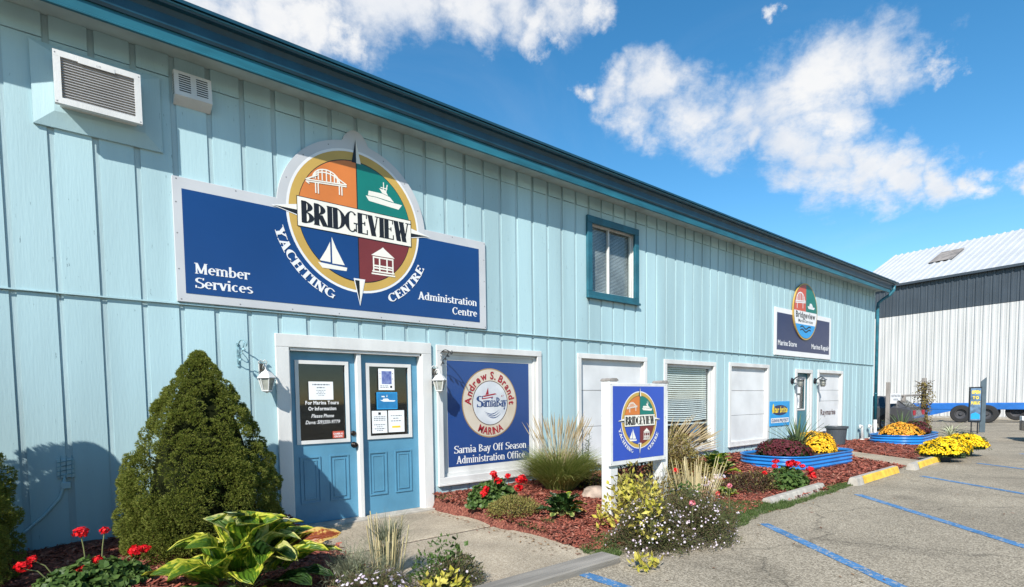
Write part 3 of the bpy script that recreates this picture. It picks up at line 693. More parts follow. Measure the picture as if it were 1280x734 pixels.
# door lettering and stickers
mb = MB(); yy = .0745
text(mb, 'For Marina Tours', 2.458, 1.388, yy, .043, .40, bold=.03, align='c'); text(mb, 'Or Information', 2.458, 1.318, yy, .043, .335, bold=.03, align='c')
text(mb, 'Please Phone', 2.458, 1.232, yy, .043, .27, bold=.015, align='c', slant=.25); text(mb, 'Dave: 519)330-9779', 2.458, 1.158, yy, .043, .41, bold=.015, align='c', slant=.25)
part('window_lettering', mb, sign_white, dl)
def notice(name, label, x0, x1, z0, z1, rows, cat='notice', base=paper, pic=None, y=.0735, marks=None, tint=print_grey):
    t = thing(name, label, cat, ((x0 + x1) / 2, y, z0)); mb = MB(); mb.box(x0, x1, y, y + .0015, z0, z1); part('sheet', mb, base, t)
    mb = MB()
    for (fx0, fx1, fz, fh) in rows:
        # rows of small printed words
        xx = x0 + fx0 * (x1 - x0); xe = x0 + fx1 * (x1 - x0)
        while xx < xe: w = min(U(.012, .035), xe - xx); poly(mb, [(xx, z0 + fz * (z1 - z0)), (xx + w, z0 + fz * (z1 - z0)), (xx + w, z0 + (fz + fh) * (z1 - z0)), (xx, z0 + (fz + fh) * (z1 - z0))], y - .0006); xx += w + .008
    part('print', mb, tint, t)
    for (m_, a, b, c, d) in (pic or []):
        mb = MB(); poly(mb, [(x0 + a * (x1 - x0), z0 + c * (z1 - z0)), (x0 + b * (x1 - x0), z0 + c * (z1 - z0)), (x0 + b * (x1 - x0), z0 + d * (z1 - z0)), (x0 + a * (x1 - x0), z0 + d * (z1 - z0))], y - .0009 - rnd() * .0003); part('picture', mb, m_, t)
    return t
notice('notice_sheet', 'white notice taped inside the left door above the white lettering', 2.302, 2.594, 1.442, 1.656, [(.15, .85, .80, .07), (.33, .66, .64, .06), (.3, .7, .5, .03), (.35, .62, .41, .03), (.3, .68, .32, .03), (.38, .62, .23, .03)])
t = thing('sticker', 'small red and white sticker in lower right corner of left door glass', 'sticker', (2.64, .0735, .98))
mb = MB(); mb.box(2.572, 2.712, .0735, .075, .978, 1.062); part('sheet', mb, red_lt, t); mb = MB(); text(mb, 'CAMERAS', 2.642, 1.02, .0728, .022, .12, bold=.03, align='c'); text(mb, 'ON SITE', 2.642, .988, .0728, .022, .10, bold=.03, align='c'); part('print', mb, paper, t)
notice('notice_sheet', 'tall white poster with blue picture at top of right door glass', 3.187, 3.41, 1.558, 1.833, [(.1, .62, .18, .03), (.1, .62, .11, .03), (.08, .12, .75, .04), (.08, .12, .5, .04), (.86, .92, .5, .04), (.86, .92, .75, .04)], pic=[(M('print_violet_blue', (.07, .10, .30), .5, .3, 25, col2=(.20, .25, .45)), .2, .82, .28, .88), (black, .72, .84, .1, .2)])
pt = notice('notice_sheet', 'bright blue boat poster in the middle of right door glass', 3.155, 3.446, 1.313, 1.532, [], base=sky_s, pic=[(M('poster_sea_blue', (.02, .19, .42), .4, .1, 9), .04, .96, .07, .93)])
mb = MB(); poly(mb, [(3.20, 1.43), (3.25, 1.41), (3.40, 1.41), (3.42, 1.425), (3.33, 1.43), (3.31, 1.45), (3.25, 1.45), (3.235, 1.43)], .0722); poly(mb, [(3.29, 1.47), (3.305, 1.47), (3.30, 1.505)], .0722); poly(mb, [(3.22, 1.47), (3.27, 1.465), (3.265, 1.482), (3.225, 1.484)], .0722); part('boat_picture', mb, paper, pt)
notice('notice_sheet', 'lower left white notice with round emblem on right door glass', 3.085, 3.294, 1.011, 1.295, [(.12, .88, .72, .03), (.12, .88, .64, .035), (.12, .88, .56, .03), (.12, .88, .36, .035), (.3, .7, .27, .03), (.15, .85, .18, .035), (.3, .7, .1, .03)], pic=[(black, .42, .58, .82, .93)])
notice('notice_sheet', 'lower right white notice with yellow strip on right door glass', 3.311, 3.54, 1.014, 1.296, [(.15, .85, .74, .035), (.3, .65, .62, .035), (.15, .8, .5, .035)], pic=[(yellow_s, .22, .74, .2, .29)])

# ---- white framed openings on the ground floor
def white_frame(h, out, label=None, depth=.11):
    x0, x1, z0, z1 = out
    f = casing('window_casing', x0, x1, z0, z1, .085, -.032, 0, white, B)
    mb = MB(); reveal(mb, h, .0005, depth); part('reveal', mb, white, f)
    mb = MB(); mb.bbox(x0 - .015, x1 + .015, -.055, -.003, z0 - .03, z0 - .001, .004); part('sill', mb, white, f)
    return f
fo = white_frame(HOLES['office'], (3.995, 5.915, .275, 2.168)); mb = MB(); ring(mb, 4.063, 5.847, .343, 2.107, .06, .028, .10); part('inner_frame', mb, white, fo)
mb = MB(); ring(mb, 4.124, 5.786, .404, 2.046, .075, .048, .10); part('inner_frame', mb, white, fo)
# boarded windows
def boarded(h, out, seams):
    f = white_frame(h, out, depth=.10); x0, x1, z0, z1 = h
    zs = [z0 + .012] + [z0 + s * (z1 - z0) for s in seams] + [z1 - .012]
    for i, (a, b) in enumerate(zip(zs, zs[1:])):
        mb = MB(); n = 6; y = .045 + (.004 if i % 2 else 0)
        mb.bbox(x0 + .013, x1 - .013, y, y + .02, a + .004, b - .004, .003); part('infill_panel', mb, white_panel, f)
    mb = MB(); mb.box(x0 + .013, x1 - .013, .07, .095, z0 + .013, z1 - .013); part('backing', mb, grille_m, f)
    mb = MB(); ring(mb, x0 + .0125, x1 - .0125, z0 + .0125, z1 - .0125, .035, .02, .043); part('stop_bead', mb, white, f)
    return f
boarded(HOLES['panel_a'], (6.737, 8.62, .30, 2.18), (.33, .68))
boarded(HOLES['panel_b'], (11.617, 13.5, .322, 2.193), (.36, .68))
fc = boarded(HOLES['panel_c'], (16.385, 18.168, .336, 2.153), (.08, .52, .70))
tq = MB(); text(tq, 'Raymarine', 17.29, .88, .0385, .17, 1.06, bold=.012, align='c'); part('lettering', tq, M('brand_brown_ink', (.10, .05, .055), .5, .1, 5), fc)
# blinds window
fb = white_frame(HOLES['blinds'], (9.171, 11.056, .309, 2.17)); x0, x1, z0, z1 = HOLES['blinds']
mb = MB(); ring(mb, x0 + .0125, x1 - .0125, z0 + .0125, z1 - .0125, .075, .04, .10); part('inner_frame', mb, white, fb)
mb = MB(); mb.box(x0 + .08, x1 - .08, .075, .081, z0 + .08, z1 - .08); part('pane', mb, glass, fb)
nsl = 26
for i in range(nsl):
    z = 2.01 - i * .0415; sag = .02 * i / nsl; mb = MB(); n = 10; tt = .0145
    for j in range(n):
        xa = 9.33 + (1.56) * j / n; xb = 9.33 + 1.56 * (j + 1) / n
        za = z - sag * math.sin(math.pi * j / n) * 1.6; zb = z - sag * math.sin(math.pi * (j + 1) / n) * 1.6
        mb.add([(xa, .10, za - tt), (xb, .10, zb - tt), (xb, .122, zb + tt), (xa, .122, za + tt)], [(0, 1, 2, 3)])
    part('blind_slat', mb, blind, fb)
mb = MB(); mb.box(9.33, 10.89, .098, .124, .86, .89); part('blind_rail', mb, blind, fb)
mb = MB(); mb.tube([(9.42, .09, 2.0), (9.425, .09, 1.35)], .005, 6); mb.tube([(10.7, .09, 2.0), (10.7, .09, 1.1)], .003, 5); part('blind_cord', mb, blind, fb)
ir = room(9.25, 10.98, .38, 2.10, .152, 1.4); part('interior', ir, dark_in, fb)
t = thing('desk_clutter', 'blue and white round object standing inside the blinds window', 'ornament', (10.72, .22, .45)); mb = MB(); mb.lathe([(0, 0), (.13, .0), (.16, .12), (.17, .3), (.12, .45), (.0, .5)], 18, Matrix.Translation((10.72, .34, .40))); part('body', mb, sky_s, t, smooth=True)
mb = MB(); mb.lathe([(.171, .0), (.174, .04), (.171, .08)], 18, Matrix.Translation((10.72, .34, .58))); part('band', mb, red_s, t)
t = thing('desk_lamp', 'dark desk lamp seen low inside the blinds window', 'lamp', (10.1, .5, .38)); mb = MB(); mb.lathe([(0, 0), (.1, 0), (.1, .02), (.012, .03), (.012, .25), (.14, .27), (.08, .40), (0, .41)], 16, Matrix.Translation((10.1, .5, .38))); part('body', mb, M('amber_shade', (.20, .10, .03), .5, .2, 6), t, smooth=True)
# far door
casing('door_casing', 14.965, 16.008, -.08, 2.135, .10, -.034, 0, white, B, open_bottom=True)
mb = MB(); reveal(mb, (15.02, 15.95, -.02, 2.09), .0005, .15); part('door_frame', mb, white, B)
mb = MB()
for c in cells(15.035, 15.937, 0, 2.07, [(15.2, 15.79, 1.05, 1.93)]): mb.box(c[0], c[1], .085, .13, c[2], c[3])
fd = part('door', mb, M('far_door_teal', (.03, .15, .20), .4, .1, 3), B, label='teal far door with half glass between two carriage lamps')
mb = MB(); ring(mb, 15.19, 15.80, 1.04, 1.94, .04, .07, .0845); part('glazing_frame', mb, white, fd)
mb = MB(); mb.box(15.2, 15.79, .10, .106, 1.05, 1.93); part('pane', mb, glass, fd)
mb = MB(); mb.box(15.25, 15.5, .098, .0995, 1.1, 1.45); mb.box(15.3, 15.55, .098, .0995, 1.5, 1.85); part('posted_paper', mb, paper, fd)
mb = MB(); mb.lathe([(.03, 0), (.012, .01), (.012, .03), (.03, .045), (0, .07)], 12, Matrix.Translation((15.12, .085, .95)) @ Matrix.Rotation(R_(90), 4, 'X')); part('door_knob', mb, bronze, fd, smooth=True)
part('interior', room(15.03, 15.94, .0, 2.08, .152, 1.2), dark_in, B)
# ---- upper window
fu = casing('window_casing', 6.962, 8.332, 3.112, 4.474, .115, -.062, -.0145, teal_frame, B)
mb = MB(); mb.bbox(6.94, 8.355, -.085, -.0625, 3.105, 3.145, .004); part('sill', mb, teal_frame, fu)
x0, x1, z0, z1 = HOLES['upper']
mb = MB(); reveal(mb, HOLES['upper'], -.0140, .13); part('reveal', mb, white, fu)
mb = MB(); ring(mb, x0 + .0125, x1 - .0125, z0 + .0125, z1 - .0125, .045, .04, .09); mb.box((x0 + x1) / 2 - .055, (x0 + x1) / 2 - .033, .035, .09, z0 + .0575, z1 - .0575); part('sash', mb, white, fu)
mb = MB(); mb.box(x0 + .05, (x0 + x1) / 2 - .06, .065, .07, z0 + .05, z1 - .05); part('pane', mb, glass, fu); mb = MB(); mb.box((x0 + x1) / 2 - .025, x1 - .05, .06, .065, z0 + .05, z1 - .05); part('pane', mb, glass, fu)
mb = MB()
for i in range(46):
    z = z0 + .10 + i * .0245; mb.add([(x0 + .06, .10, z), (x1 - .06, .10, z + .003), (x1 - .06, .108, z + .024), (x0 + .06, .108, z + .021)], [(0, 1, 2, 3)])
part('closed_blinds', mb, M('dusty_blind', (.40, .41, .41), .6, .25, 2), fu, stuff=True)
mb = MB(); mb.box(x0 + .06, x1 - .06, .095, .12, z0 + .07, z0 + .10); part('blind_rail', mb, blind, fu)
part('interior', room(x0, x1, z0, z1, .152, 1.0), dark_in, fu)

# ================================================================== THINGS ON THE WALL
# ---- surround of the air conditioner (part of building)
mb = MB()
ou = (-.02, .93, 3.845, 4.545); inn = (.125, .79, 3.975, 4.47)
def frus(mb, o, i, y0, y1):
    a = [(o[0], y0, o[2]), (o[1], y0, o[2]), (o[1], y0, o[3]), (o[0], y0, o[3])]; b = [(i[0], y1, i[2]), (i[1], y1, i[2]), (i[1], y1, i[3]), (i[0], y1, i[3])]
    mb.add(a + b, [(0, 1, 5, 4), (1, 2, 6, 5), (2, 3, 7, 6), (3, 0, 4, 7), (4, 5, 6, 7)])
mb.box(*ou[:2], -.04, -.0145, *ou[2:])
frus(mb, (ou[0] + .001, ou[1] - .001, ou[2] + .001, ou[3] - .001), inn, -.0401, -.075)
part('air_conditioner_surround', mb, siding, B)
t = thing('air_conditioner', 'white window air conditioner with grey grille mounted high left under the eaves', 'air conditioner', (.45, -.16, 3.97))
mb = MB(); mb.bbox(.165, .725, -.20, -.05, 4.015, 4.42, .008); part('case', mb, beige, t)
mb = MB(); ring(mb, .130, .752, 3.985, 4.425, .05, -.235, -.19); mb.bbox(.30, .56, -.238, -.236, 4.365, 4.405, .0005); part('front_bezel', mb, white, t)
mb = MB(); mb.box(.17, .715, -.198, -.192, 4.02, 4.39); part('coil', mb, black, t)
for i in range(15):
    z = 4.040 + i * .0226; mb = MB(); mb.add([(.179, -.224, z), (.703, -.224, z), (.703, -.208, z + .017), (.179, -.208, z + .017)], [(0, 1, 2, 3)]); part('louvre', mb, galv if 0 else M('louvre_grey', (.33, .33, .335), .45, .05, 5), t)
mb = MB(); text(mb, 'LG', .445, 4.377, -.2385, .016, .03, bold=.01, align='c'); part('badge', mb, grille_m, t)
mb = MB()
for (a, b) in ((.145, 4.40), (.738, 4.40), (.145, 4.0), (.738, 4.0)): disc(mb, a, b, .006, -.2358, 10)
part('screw_head', mb, grille_m, t, stuff=True)
t = thing('vent_box', 'small white slotted vent hood right of the air conditioner', 'vent', (1.19, -.08, 4.36))
mb = MB(); x0, x1 = 1.04, 1.365
mb.add([(x0, -.015, 4.35), (x1, -.015, 4.35), (x1, -.015, 4.66), (x0, -.015, 4.66), (x0, -.135, 4.40), (x1, -.135, 4.40), (x1, -.11, 4.64), (x0, -.11, 4.64)], [(4, 5, 6, 7), (0, 4, 7, 3), (1, 2, 6, 5), (0, 1, 5, 4), (3, 7, 6, 2)]); part('hood', mb, white, t)
mb = MB()
for cxx in (1.13, 1.28):
    for i in range(8):
        z = 4.445 + i * .022; y = -.135 + (z - 4.40) / .24 * .025 - .0015; mb.box(cxx - .05, cxx + .05, y - .0008, y + .004, z, z + .009)
part('slot', mb, black, t, stuff=True)
mb = MB()
for i in range(8): z = 4.43 + i * .024; mb.box(x0 - .0012, x0 + .003, -.09, -.045, z, z + .01)
part('side_slot', mb, black, t, stuff=True)

# ---- emblem shared by two signs
def emblem(T_, cx, cz, r, y, ringtext=True, white_ring=True, blue=sign_blue, tcol=sign_white):
    """compass ring in four quadrants with name band, pictures and points"""
    q = r / .808; d = .0012
    def P(n, mb, m, **k): part(n, mb, m, T_, **k)
    mb = disc(MB(), cx, cz, r * 1.035, y); P('white_ring', mb, sign_white)
    mb = disc(MB(), cx, cz, r, y - d); P('gold_ring', mb, gold)
    mb = disc(MB(), cx, cz, .712 * q, y - 2 * d); P('ring_edge', mb, black)
    for nm, m_, a0 in (('teal_quadrant', green_s, 0), ('orange_quadrant', orange, 90), ('blue_quadrant', blue, 180), ('maroon_quadrant', maroon, 270)):
        P(nm, disc(MB(), cx + (.006 if a0 in (0, 270) else -.006) * q, cz, .700 * q, y - 3 * d, 24, a0, a0 + 90), m_)
    # points
    for nm, dx, dz, ri in (('compass_point', 0, 1, .69), ('compass_point', 0, -1, .69), ('compass_point', 1, 0, .68), ('compass_point', -1, 0, .68)):
        tip = .965; w = .058
        def V(a, b): return (cx + q * (dx * a - dz * b), cz + q * (dz * a + dx * b))
        mb = MB(); poly(mb, [V(ri - .02, -w - .016), V(tip + .03, 0), V(ri - .02, w + .016)], y - 4 * d); 
        if dz != 1: P(nm, mb, sign_white)
        mb = MB(); mb.cur = 0; poly(mb, [V(ri, 0), V(ri, -w), V(tip, 0)], y - 5 * d); mb.cur = 1; poly(mb, [V(ri, w), V(ri, 0), V(tip, 0)], y - 5 * d)
        # right side of a standing point shows light, the left dark
        P(nm, mb, [cream, black] if dz == 1 or dx == -1 else [black, cream])
    bz0, bz1 = cz - .170 * q, cz + .150 * q
    mb = MB(); poly(mb, [(cx - .72 * q, bz0 - .008 * q), (cx + .72 * q, bz0 - .008 * q), (cx + .72 * q, bz1 + .008 * q), (cx - .72 * q, bz1 + .008 * q)], y - 6 * d); P('band_edge', mb, black)
    mb = MB(); poly(mb, [(cx - .713 * q, bz0), (cx + .713 * q, bz0), (cx + .713 * q, bz1), (cx - .713 * q, bz1)], y - 7 * d); P('name_band', mb, cream)
    mb = MB(); text(mb, 'BRIDGEVIEW', cx, cz - .130 * q, y - 8 * d, .243 * q, 1.35 * q, 'serif', T=.25, t=.05, align='c', serif_gap=.05, srf=.03); P('lettering', mb, black)
    # pictures
    yp = y - 4 * d; k = q
    mb = MB(); bx, bz = cx - .37 * k, cz + .39 * k; sg = []
    for i in range(10):
        a0, a1 = math.pi * (1 - i / 10), math.pi * (1 - (i + 1) / 10); f = lambda a: (.16 * math.cos(a), .13 * math.sin(a)); p0, p1 = f(a0), f(a1); sg += [(p0[0], p0[1] * 1.0, p1[0], p1[1])]
        g0, g1 = (.15 * math.cos(a0), .085 * math.sin(a0) + .012), (.15 * math.cos(a1), .085 * math.sin(a1) + .012); sg += [(*g0, *g1)]
        if 0 < i: sg += [(p0[0], -.0, p0[0], p0[1])]
    sg += [(-.24, -.03, .24, .015), (-.24, -.05, .24, -.005), (-.24, -.05, -.20, -.07), (-.13, -.04, -.13, -.16), (-.10, -.04, -.10, -.16), (.15, -.02, .15, -.12), (.18, -.02, .18, -.12), (-.24, -.03, -.1, .05), (.24, .015, .1, .08)]
    strokes(mb, sg, yp, bx, bz, k, .014); P('bridge_picture', mb, cream)
    mb = MB(); bx, bz = cx + .35 * k, cz + .36 * k
    poly(mb, [(bx + k * a, bz + k * b) for a, b in ((-.24, -.02), (-.20, -.075), (.20, -.10), (.25, -.035), (.05, -.03), (-.1, -.015))], yp)
    poly(mb, [(bx + k * a, bz + k * b) for a, b in ((-.21, -.012), (-.1, -.008), (.14, -.025), (.08, .03), (-.02, .05), (-.2, .045))], yp - .0002)
    poly(mb, [(bx + k * a, bz + k * b) for a, b in ((-.02, .055), (.06, .04), (.02, .10), (-.06, .105))], yp - .0004)
    strokes(mb, [(0, .1, 0, .19), (-.04, .12, .05, .12), (.03, .08, .05, .17)], yp - .0006, bx, bz, k, .012); P('yacht_picture', mb, cream)
    mb = MB(); bx, bz = cx - .33 * k, cz - .45 * k
    poly(mb, [(bx + k * a, bz + k * b) for a, b in ((-.17, -.09), (-.12, -.15), (.17, -.15), (.18, -.11), (-.02, -.10))], yp)
    poly(mb, [(bx + k * a, bz + k * b) for a, b in ((0, .22), (.05, .10), (.15, -.085), (0, -.085))], yp); poly(mb, [(bx + k * a, bz + k * b) for a, b in ((-.02, .16), (-.02, -.075), (-.15, -.07), (-.07, .06))], yp - .0003); P('sailboat_picture', mb, cream)
    mb = MB(); bx, bz = cx + .32 * k, cz - .42 * k
    poly(mb, [(bx + k * a, bz + k * b) for a, b in ((-.16, .06), (.16, .06), (.03, .15), (0, .175), (-.03, .15))], yp)
    strokes(mb, [(-.13, .05, -.13, -.13), (-.05, .05, -.05, -.13), (.05, .05, .05, -.13), (.13, .05, .13, -.13), (-.15, -.13, .15, -.13), (-.16, -.16, .16, -.16), (-.13, -.06, .13, -.06), (-.13, -.09, .13, -.09), (-.14, .04, .14, .04)], yp - .0003, bx, bz, k, .018); P('gazebo_picture', mb, cream)
    mb = MB(); text(mb, 'YACHTING', 0, 0, y - 3 * d, .105 * q, .98 * q, 'serif', T=.20, t=.09, arc=(cx, cz, 1.0 * q, R_(222), 1), serif_gap=.10); P('ring_lettering', mb, tcol)
    mb = MB(); text(mb, 'CENTRE', 0, 0, y - 3 * d, .105 * q, .70 * q, 'serif', T=.20, t=.09, arc=(cx, cz, 1.0 * q, R_(314), 1), serif_gap=.10)
    P('ring_lettering', mb, tcol)
t = thing('building_sign', 'large blue wall sign with round compass emblem above the double door', 'sign', (2.911, -.03, 2.43))
mb = MB(); mb.bbox(.993, 4.829, -.045, -.0145, 2.43, 3.651, .003); part('backing_board', mb, sign_border, t)
pts = []
cx, cz = 2.911, 3.563
for i in range(121):
    a = R_(-8 + 196 * i / 120); rr = .93
    da = abs(math.degrees(a) - 90)
    if da < 10: rr = .93 + .14 * (math.cos(R_(da / 10 * 90)) ** .8)
    pts.append((cx + rr * math.cos(a), cz + rr * math.sin(a)))
mb = MB(); mb.prism(pts, -.0465, -.0146); part('round_backing', mb, sign_border, t)
mb = MB(); poly(mb, [(1.072, 2.517), (4.71, 2.517), (4.71, 3.54), (1.072, 3.54)], -.048); part('blue_field', mb, sign_blue, t)
emblem(t, cx, cz, .808, -.0495)
for s_, x_, z_, h_, w_, al in (('Member', 1.155, 2.722, .106, .51, 'l'), ('Services', 1.155, 2.578, .106, .535, 'l'), ('Administration', 4.655, 2.738, .100, .94, 'r'), ('Centre', 4.655, 2.590, .100, .41, 'r')):
    mb = MB(); text(mb, s_, x_, z_, -.0495, h_, w_, 'serif', T=.16, t=.085, align=al, srf=.025, serif_gap=.06); part('lettering', mb, sign_white, t)
mb = MB()
for i in range(8):
    for z in (2.455, 3.627):
        if z > 3 and 1.9 < 1.03 + i * .54 < 3.9: continue
        disc(mb, 1.03 + i * .54, z, .008, -.0458, 8)
for z in (2.75, 3.1, 3.4): disc(mb, 1.02, z, .008, -.0458, 8); disc(mb, 4.80, z, .008, -.0458, 8)
for i in range(7): disc(mb, cx + .885 * math.cos(R_(20 + 23 * i)), cz + .885 * math.sin(R_(20 + 23 * i)), .008, -.0472, 8)
part('screw', mb, grille_m, t, stuff=True)

# ---- office window sign
t = thing('window_sign', 'blue sign with round silver badge filling the white framed window beside the doors', 'sign', (4.955, .03, .48))
mb = MB(); mb.box(4.202, 5.708, .052, .07, .482, 1.968); part('panel', mb, M('office_sign_blue', (.016, .052, .19), .25, .06, 1), t)
cx, cz = 4.951, 1.372; d = .0012; y = .0508
for nm, rr, m_ in (('badge_rim', .508, M('badge_gold', (.30, .19, .08), .4, .1, 4)), ('badge_ring', .492, tan_s), ('badge_inner_rim', .328, M('badge_brown', (.12, .08, .06), .4, .1, 4)), ('badge_centre', .316, M('badge_silver', (.60, .61, .62), .35, .1, 3, col2=(.45, .47, .50)))):
    part(nm, disc(MB(), cx, cz, rr, y), m_, t); y -= d
mb = MB(); text(mb, 'Andrew S. Brandt', 0, 0, y, .112, 1.16, bold=.03, arc=(cx, cz, .352, R_(90), -1)); part('ring_lettering', mb, red_s, t); mb = MB(); text(mb, 'MARINA', 0, 0, y, .108, .50, bold=.03, arc=(cx, cz, .462, R_(270), 1), gap=.12); part('ring_lettering', mb, red_s, t)
mb = MB(); text(mb, 'S', 4.70, 1.312, y, .165, .10, 'serif', T=.22, t=.07); text(mb, 'arnia', 4.808, 1.318, y, .135, .235, 'serif', T=.19, t=.07); text(mb, 'Bay', 5.055, 1.318, y, .135, .195, 'serif', T=.19, t=.07); part('centre_lettering', mb, M('badge_navy', (.02, .05, .16), .4, .1, 4), t)
mb = MB(); text(mb, 'AT', 5.15, 1.46, y, .03, .05); poly(mb, [(4.80, 1.475), (5.04, 1.515), (5.07, 1.50), (4.83, 1.46)], y); poly(mb, [(4.79, 1.44), (5.00, 1.465), (5.0, 1.452), (4.80, 1.425)], y); poly(mb, [(4.86, 1.49), (4.91, 1.60), (4.92, 1.50)], y - .0003); part('boat_picture', mb, red_s, t)
mb = MB()
for q in range(3):
    P = []
    for i in range(9): a = i / 8; P.append((4.83 + .28 * a + .02 * q, 1.255 - .028 * q - .05 * math.sin(a * 3.1) + .018 * a))
    for i in range(8, -1, -1): a = i / 8; P.append((4.83 + .28 * a + .02 * q, 1.255 - .028 * q - .05 * math.sin(a * 3.1) + .018 * a - .014 * math.sin(a * 3.14)))
    poly(mb, P[:17], y)
part('wave_picture', mb, sign_blue, t)
for s_, z_, w_ in (('Sarnia Bay Off Season', .668, 1.34), ('Administration Office', .52, 1.27)):
    mb = MB(); text(mb, s_, 4.968, z_, .0505, .108, w_, 'serif', T=.15, t=.08, align='c', srf=.02, serif_gap=.05); part('lettering', mb, sign_white, t)

# ---- far sign (marine services)
t = thing('services_sign', 'dark navy sign with round bridge emblem above the far door', 'sign', (15.37, -.03, 2.45))
mb = MB(); mb.bbox(13.72, 17.145, -.05, -.0145, 2.45, 3.62, .004); part('backing_board', mb, sign_white, t)
mb = MB(); poly(mb, [(13.81, 2.583), (17.02, 2.583), (17.02, 3.50), (13.81, 3.50)], -.0515); part('navy_field', mb, navy, t)
cx, cz, r = 15.37, 3.64, .735
mb = MB(); mb.lathe([(0, 0), (r, 0), (r, .03), (0, .03)], 64, Matrix.Translation((cx, -.0525 - 0, cz)) @ Matrix.Rotation(R_(90), 4, 'X') @ Matrix.Translation((0, 0, 0))); part('emblem_board', mb, gold, t)
y = -.0838
part('emblem_line', disc(MB(), cx, cz, .705, y), black, t); y -= .0012
def sector(z0, z1, xs, m_, nm):
    P = []; n = 24; rr = .695
    a0 = math.asin(max(-1, min(1, z0 / rr))); a1 = math.asin(max(-1, min(1, z1 / rr)))
    for i in range(n + 1):
        a = a0 + (a1 - a0) * i / n; P.append((cx + xs * rr * math.cos(a), cz + rr * math.sin(a)))
    P2 = [(cx, cz + rr * math.sin(a1)), (cx, cz + rr * math.sin(a0))]
    mb = MB(); poly(mb, (P + P2) if xs > 0 else (P + P2)[::-1], y); part(nm, mb, m_, t)
sector(0, .695, 1, green_s, 'green_quadrant'); sector(0, .695, -1, red_lt, 'red_quadrant')
sector(-.34, 0, 1, sign_white, 'white_band'); sector(-.34, 0, -1, sign_white, 'white_band'); sector(-.695, -.34, 1, sky_s, 'blue_segment'); sector(-.695, -.34, -1, sky_s, 'blue_segment')
y -= .0012
mb = MB(); text(mb, 'Bridgeview', cx, cz - .17, y, .16, 1.18, bold=.03, align='c'); text(mb, 'Marine Services', cx, cz - .29, y, .085, .88, bold=.015, align='c')
for z in (-.42, -.5):
    P = [(cx + .40 * (i / 10 - .5) * 1.6, cz + z + .035 * math.sin(i * .9)) for i in range(11)]; strokes(mb, [(P[i][0] - cx, P[i][1] - cz, P[i + 1][0] - cx, P[i + 1][1] - cz) for i in range(10)], y, cx, cz, 1, .035)
part('emblem_lettering', mb, black, t)
mb = MB(); sg = []
for i in range(8):
    a0, a1 = math.pi * (1 - i / 8), math.pi * (1 - (i + 1) / 8); sg += [(.25 * math.cos(a0), .22 * math.sin(a0), .25 * math.cos(a1), .22 * math.sin(a1)), (.25 * math.cos(a0), 0, .25 * math.cos(a0), .22 * math.sin(a0))]
sg += [(-.3, -.02, .3, .02), (-.3, -.06, .3, -.02), (-.2, -.05, -.2, -.2), (.14, -.02, .14, -.18)]
strokes(mb, sg, y, cx - .33, cz + .25, 1, .028); poly(mb, [(cx + .1, cz + .16), (cx + .16, cz + .09), (cx + .5, cz + .09), (cx + .56, cz + .15)], y); poly(mb, [(cx + .2, cz + .16), (cx + .44, cz + .155), (cx + .36, cz + .24), (cx + .24, cz + .24)], y - .0003); part('emblem_picture', mb, sign_white, t)
mb = MB(); text(mb, 'Marine Store', 13.87, 2.70, -.0525, .135, 1.06, bold=.02); part('lettering', mb, sign_white, t)
mb = MB(); text(mb, 'Marine Repair', 17.0, 2.70, -.0525, .135, 1.16, bold=.02, align='r'); part('lettering', mb, sign_white, t)
# ---- blue poster
t = thing('poster_board', 'bright blue poster board with yellow script left of the far door', 'sign', (14.1, -.01, .68))
mb = MB(); mb.bbox(13.575, 14.65, -.02, -.0005, .68, 1.297, .003); part('board', mb, sky_s, t)
mb = MB(); disc(mb, 0, 0, .001, 0, 4); mb = MB()
P = [(14.10 + .44 * math.cos(2 * math.pi * i / 28), 1.075 + .13 * math.sin(2 * math.pi * i / 28)) for i in range(28)]; poly(mb, P, -.0215); part('dark_oval', mb, navy, t)
mb = MB(); text(mb, 'Star brite', 14.10, 1.02, -.0228, .15, .82, bold=.04, align='c', slant=.2); poly(mb, [(13.70, .98), (13.78, 1.16), (13.76, 1.24), (13.71, 1.22), (13.68, 1.1)], -.0225); part('yellow_lettering', mb, yellow_s, t)
mb = MB(); poly(mb, [(13.62, .76), (14.6, .76), (14.6, .88), (13.62, .88)], -.0215); part('white_strip', mb, sign_white, t)
mb = MB(); text(mb, 'CLEAN & PROTECT', 14.11, .785, -.0228, .07, .92, bold=.05, align='c'); part('strip_lettering', mb, sign_blue, t)

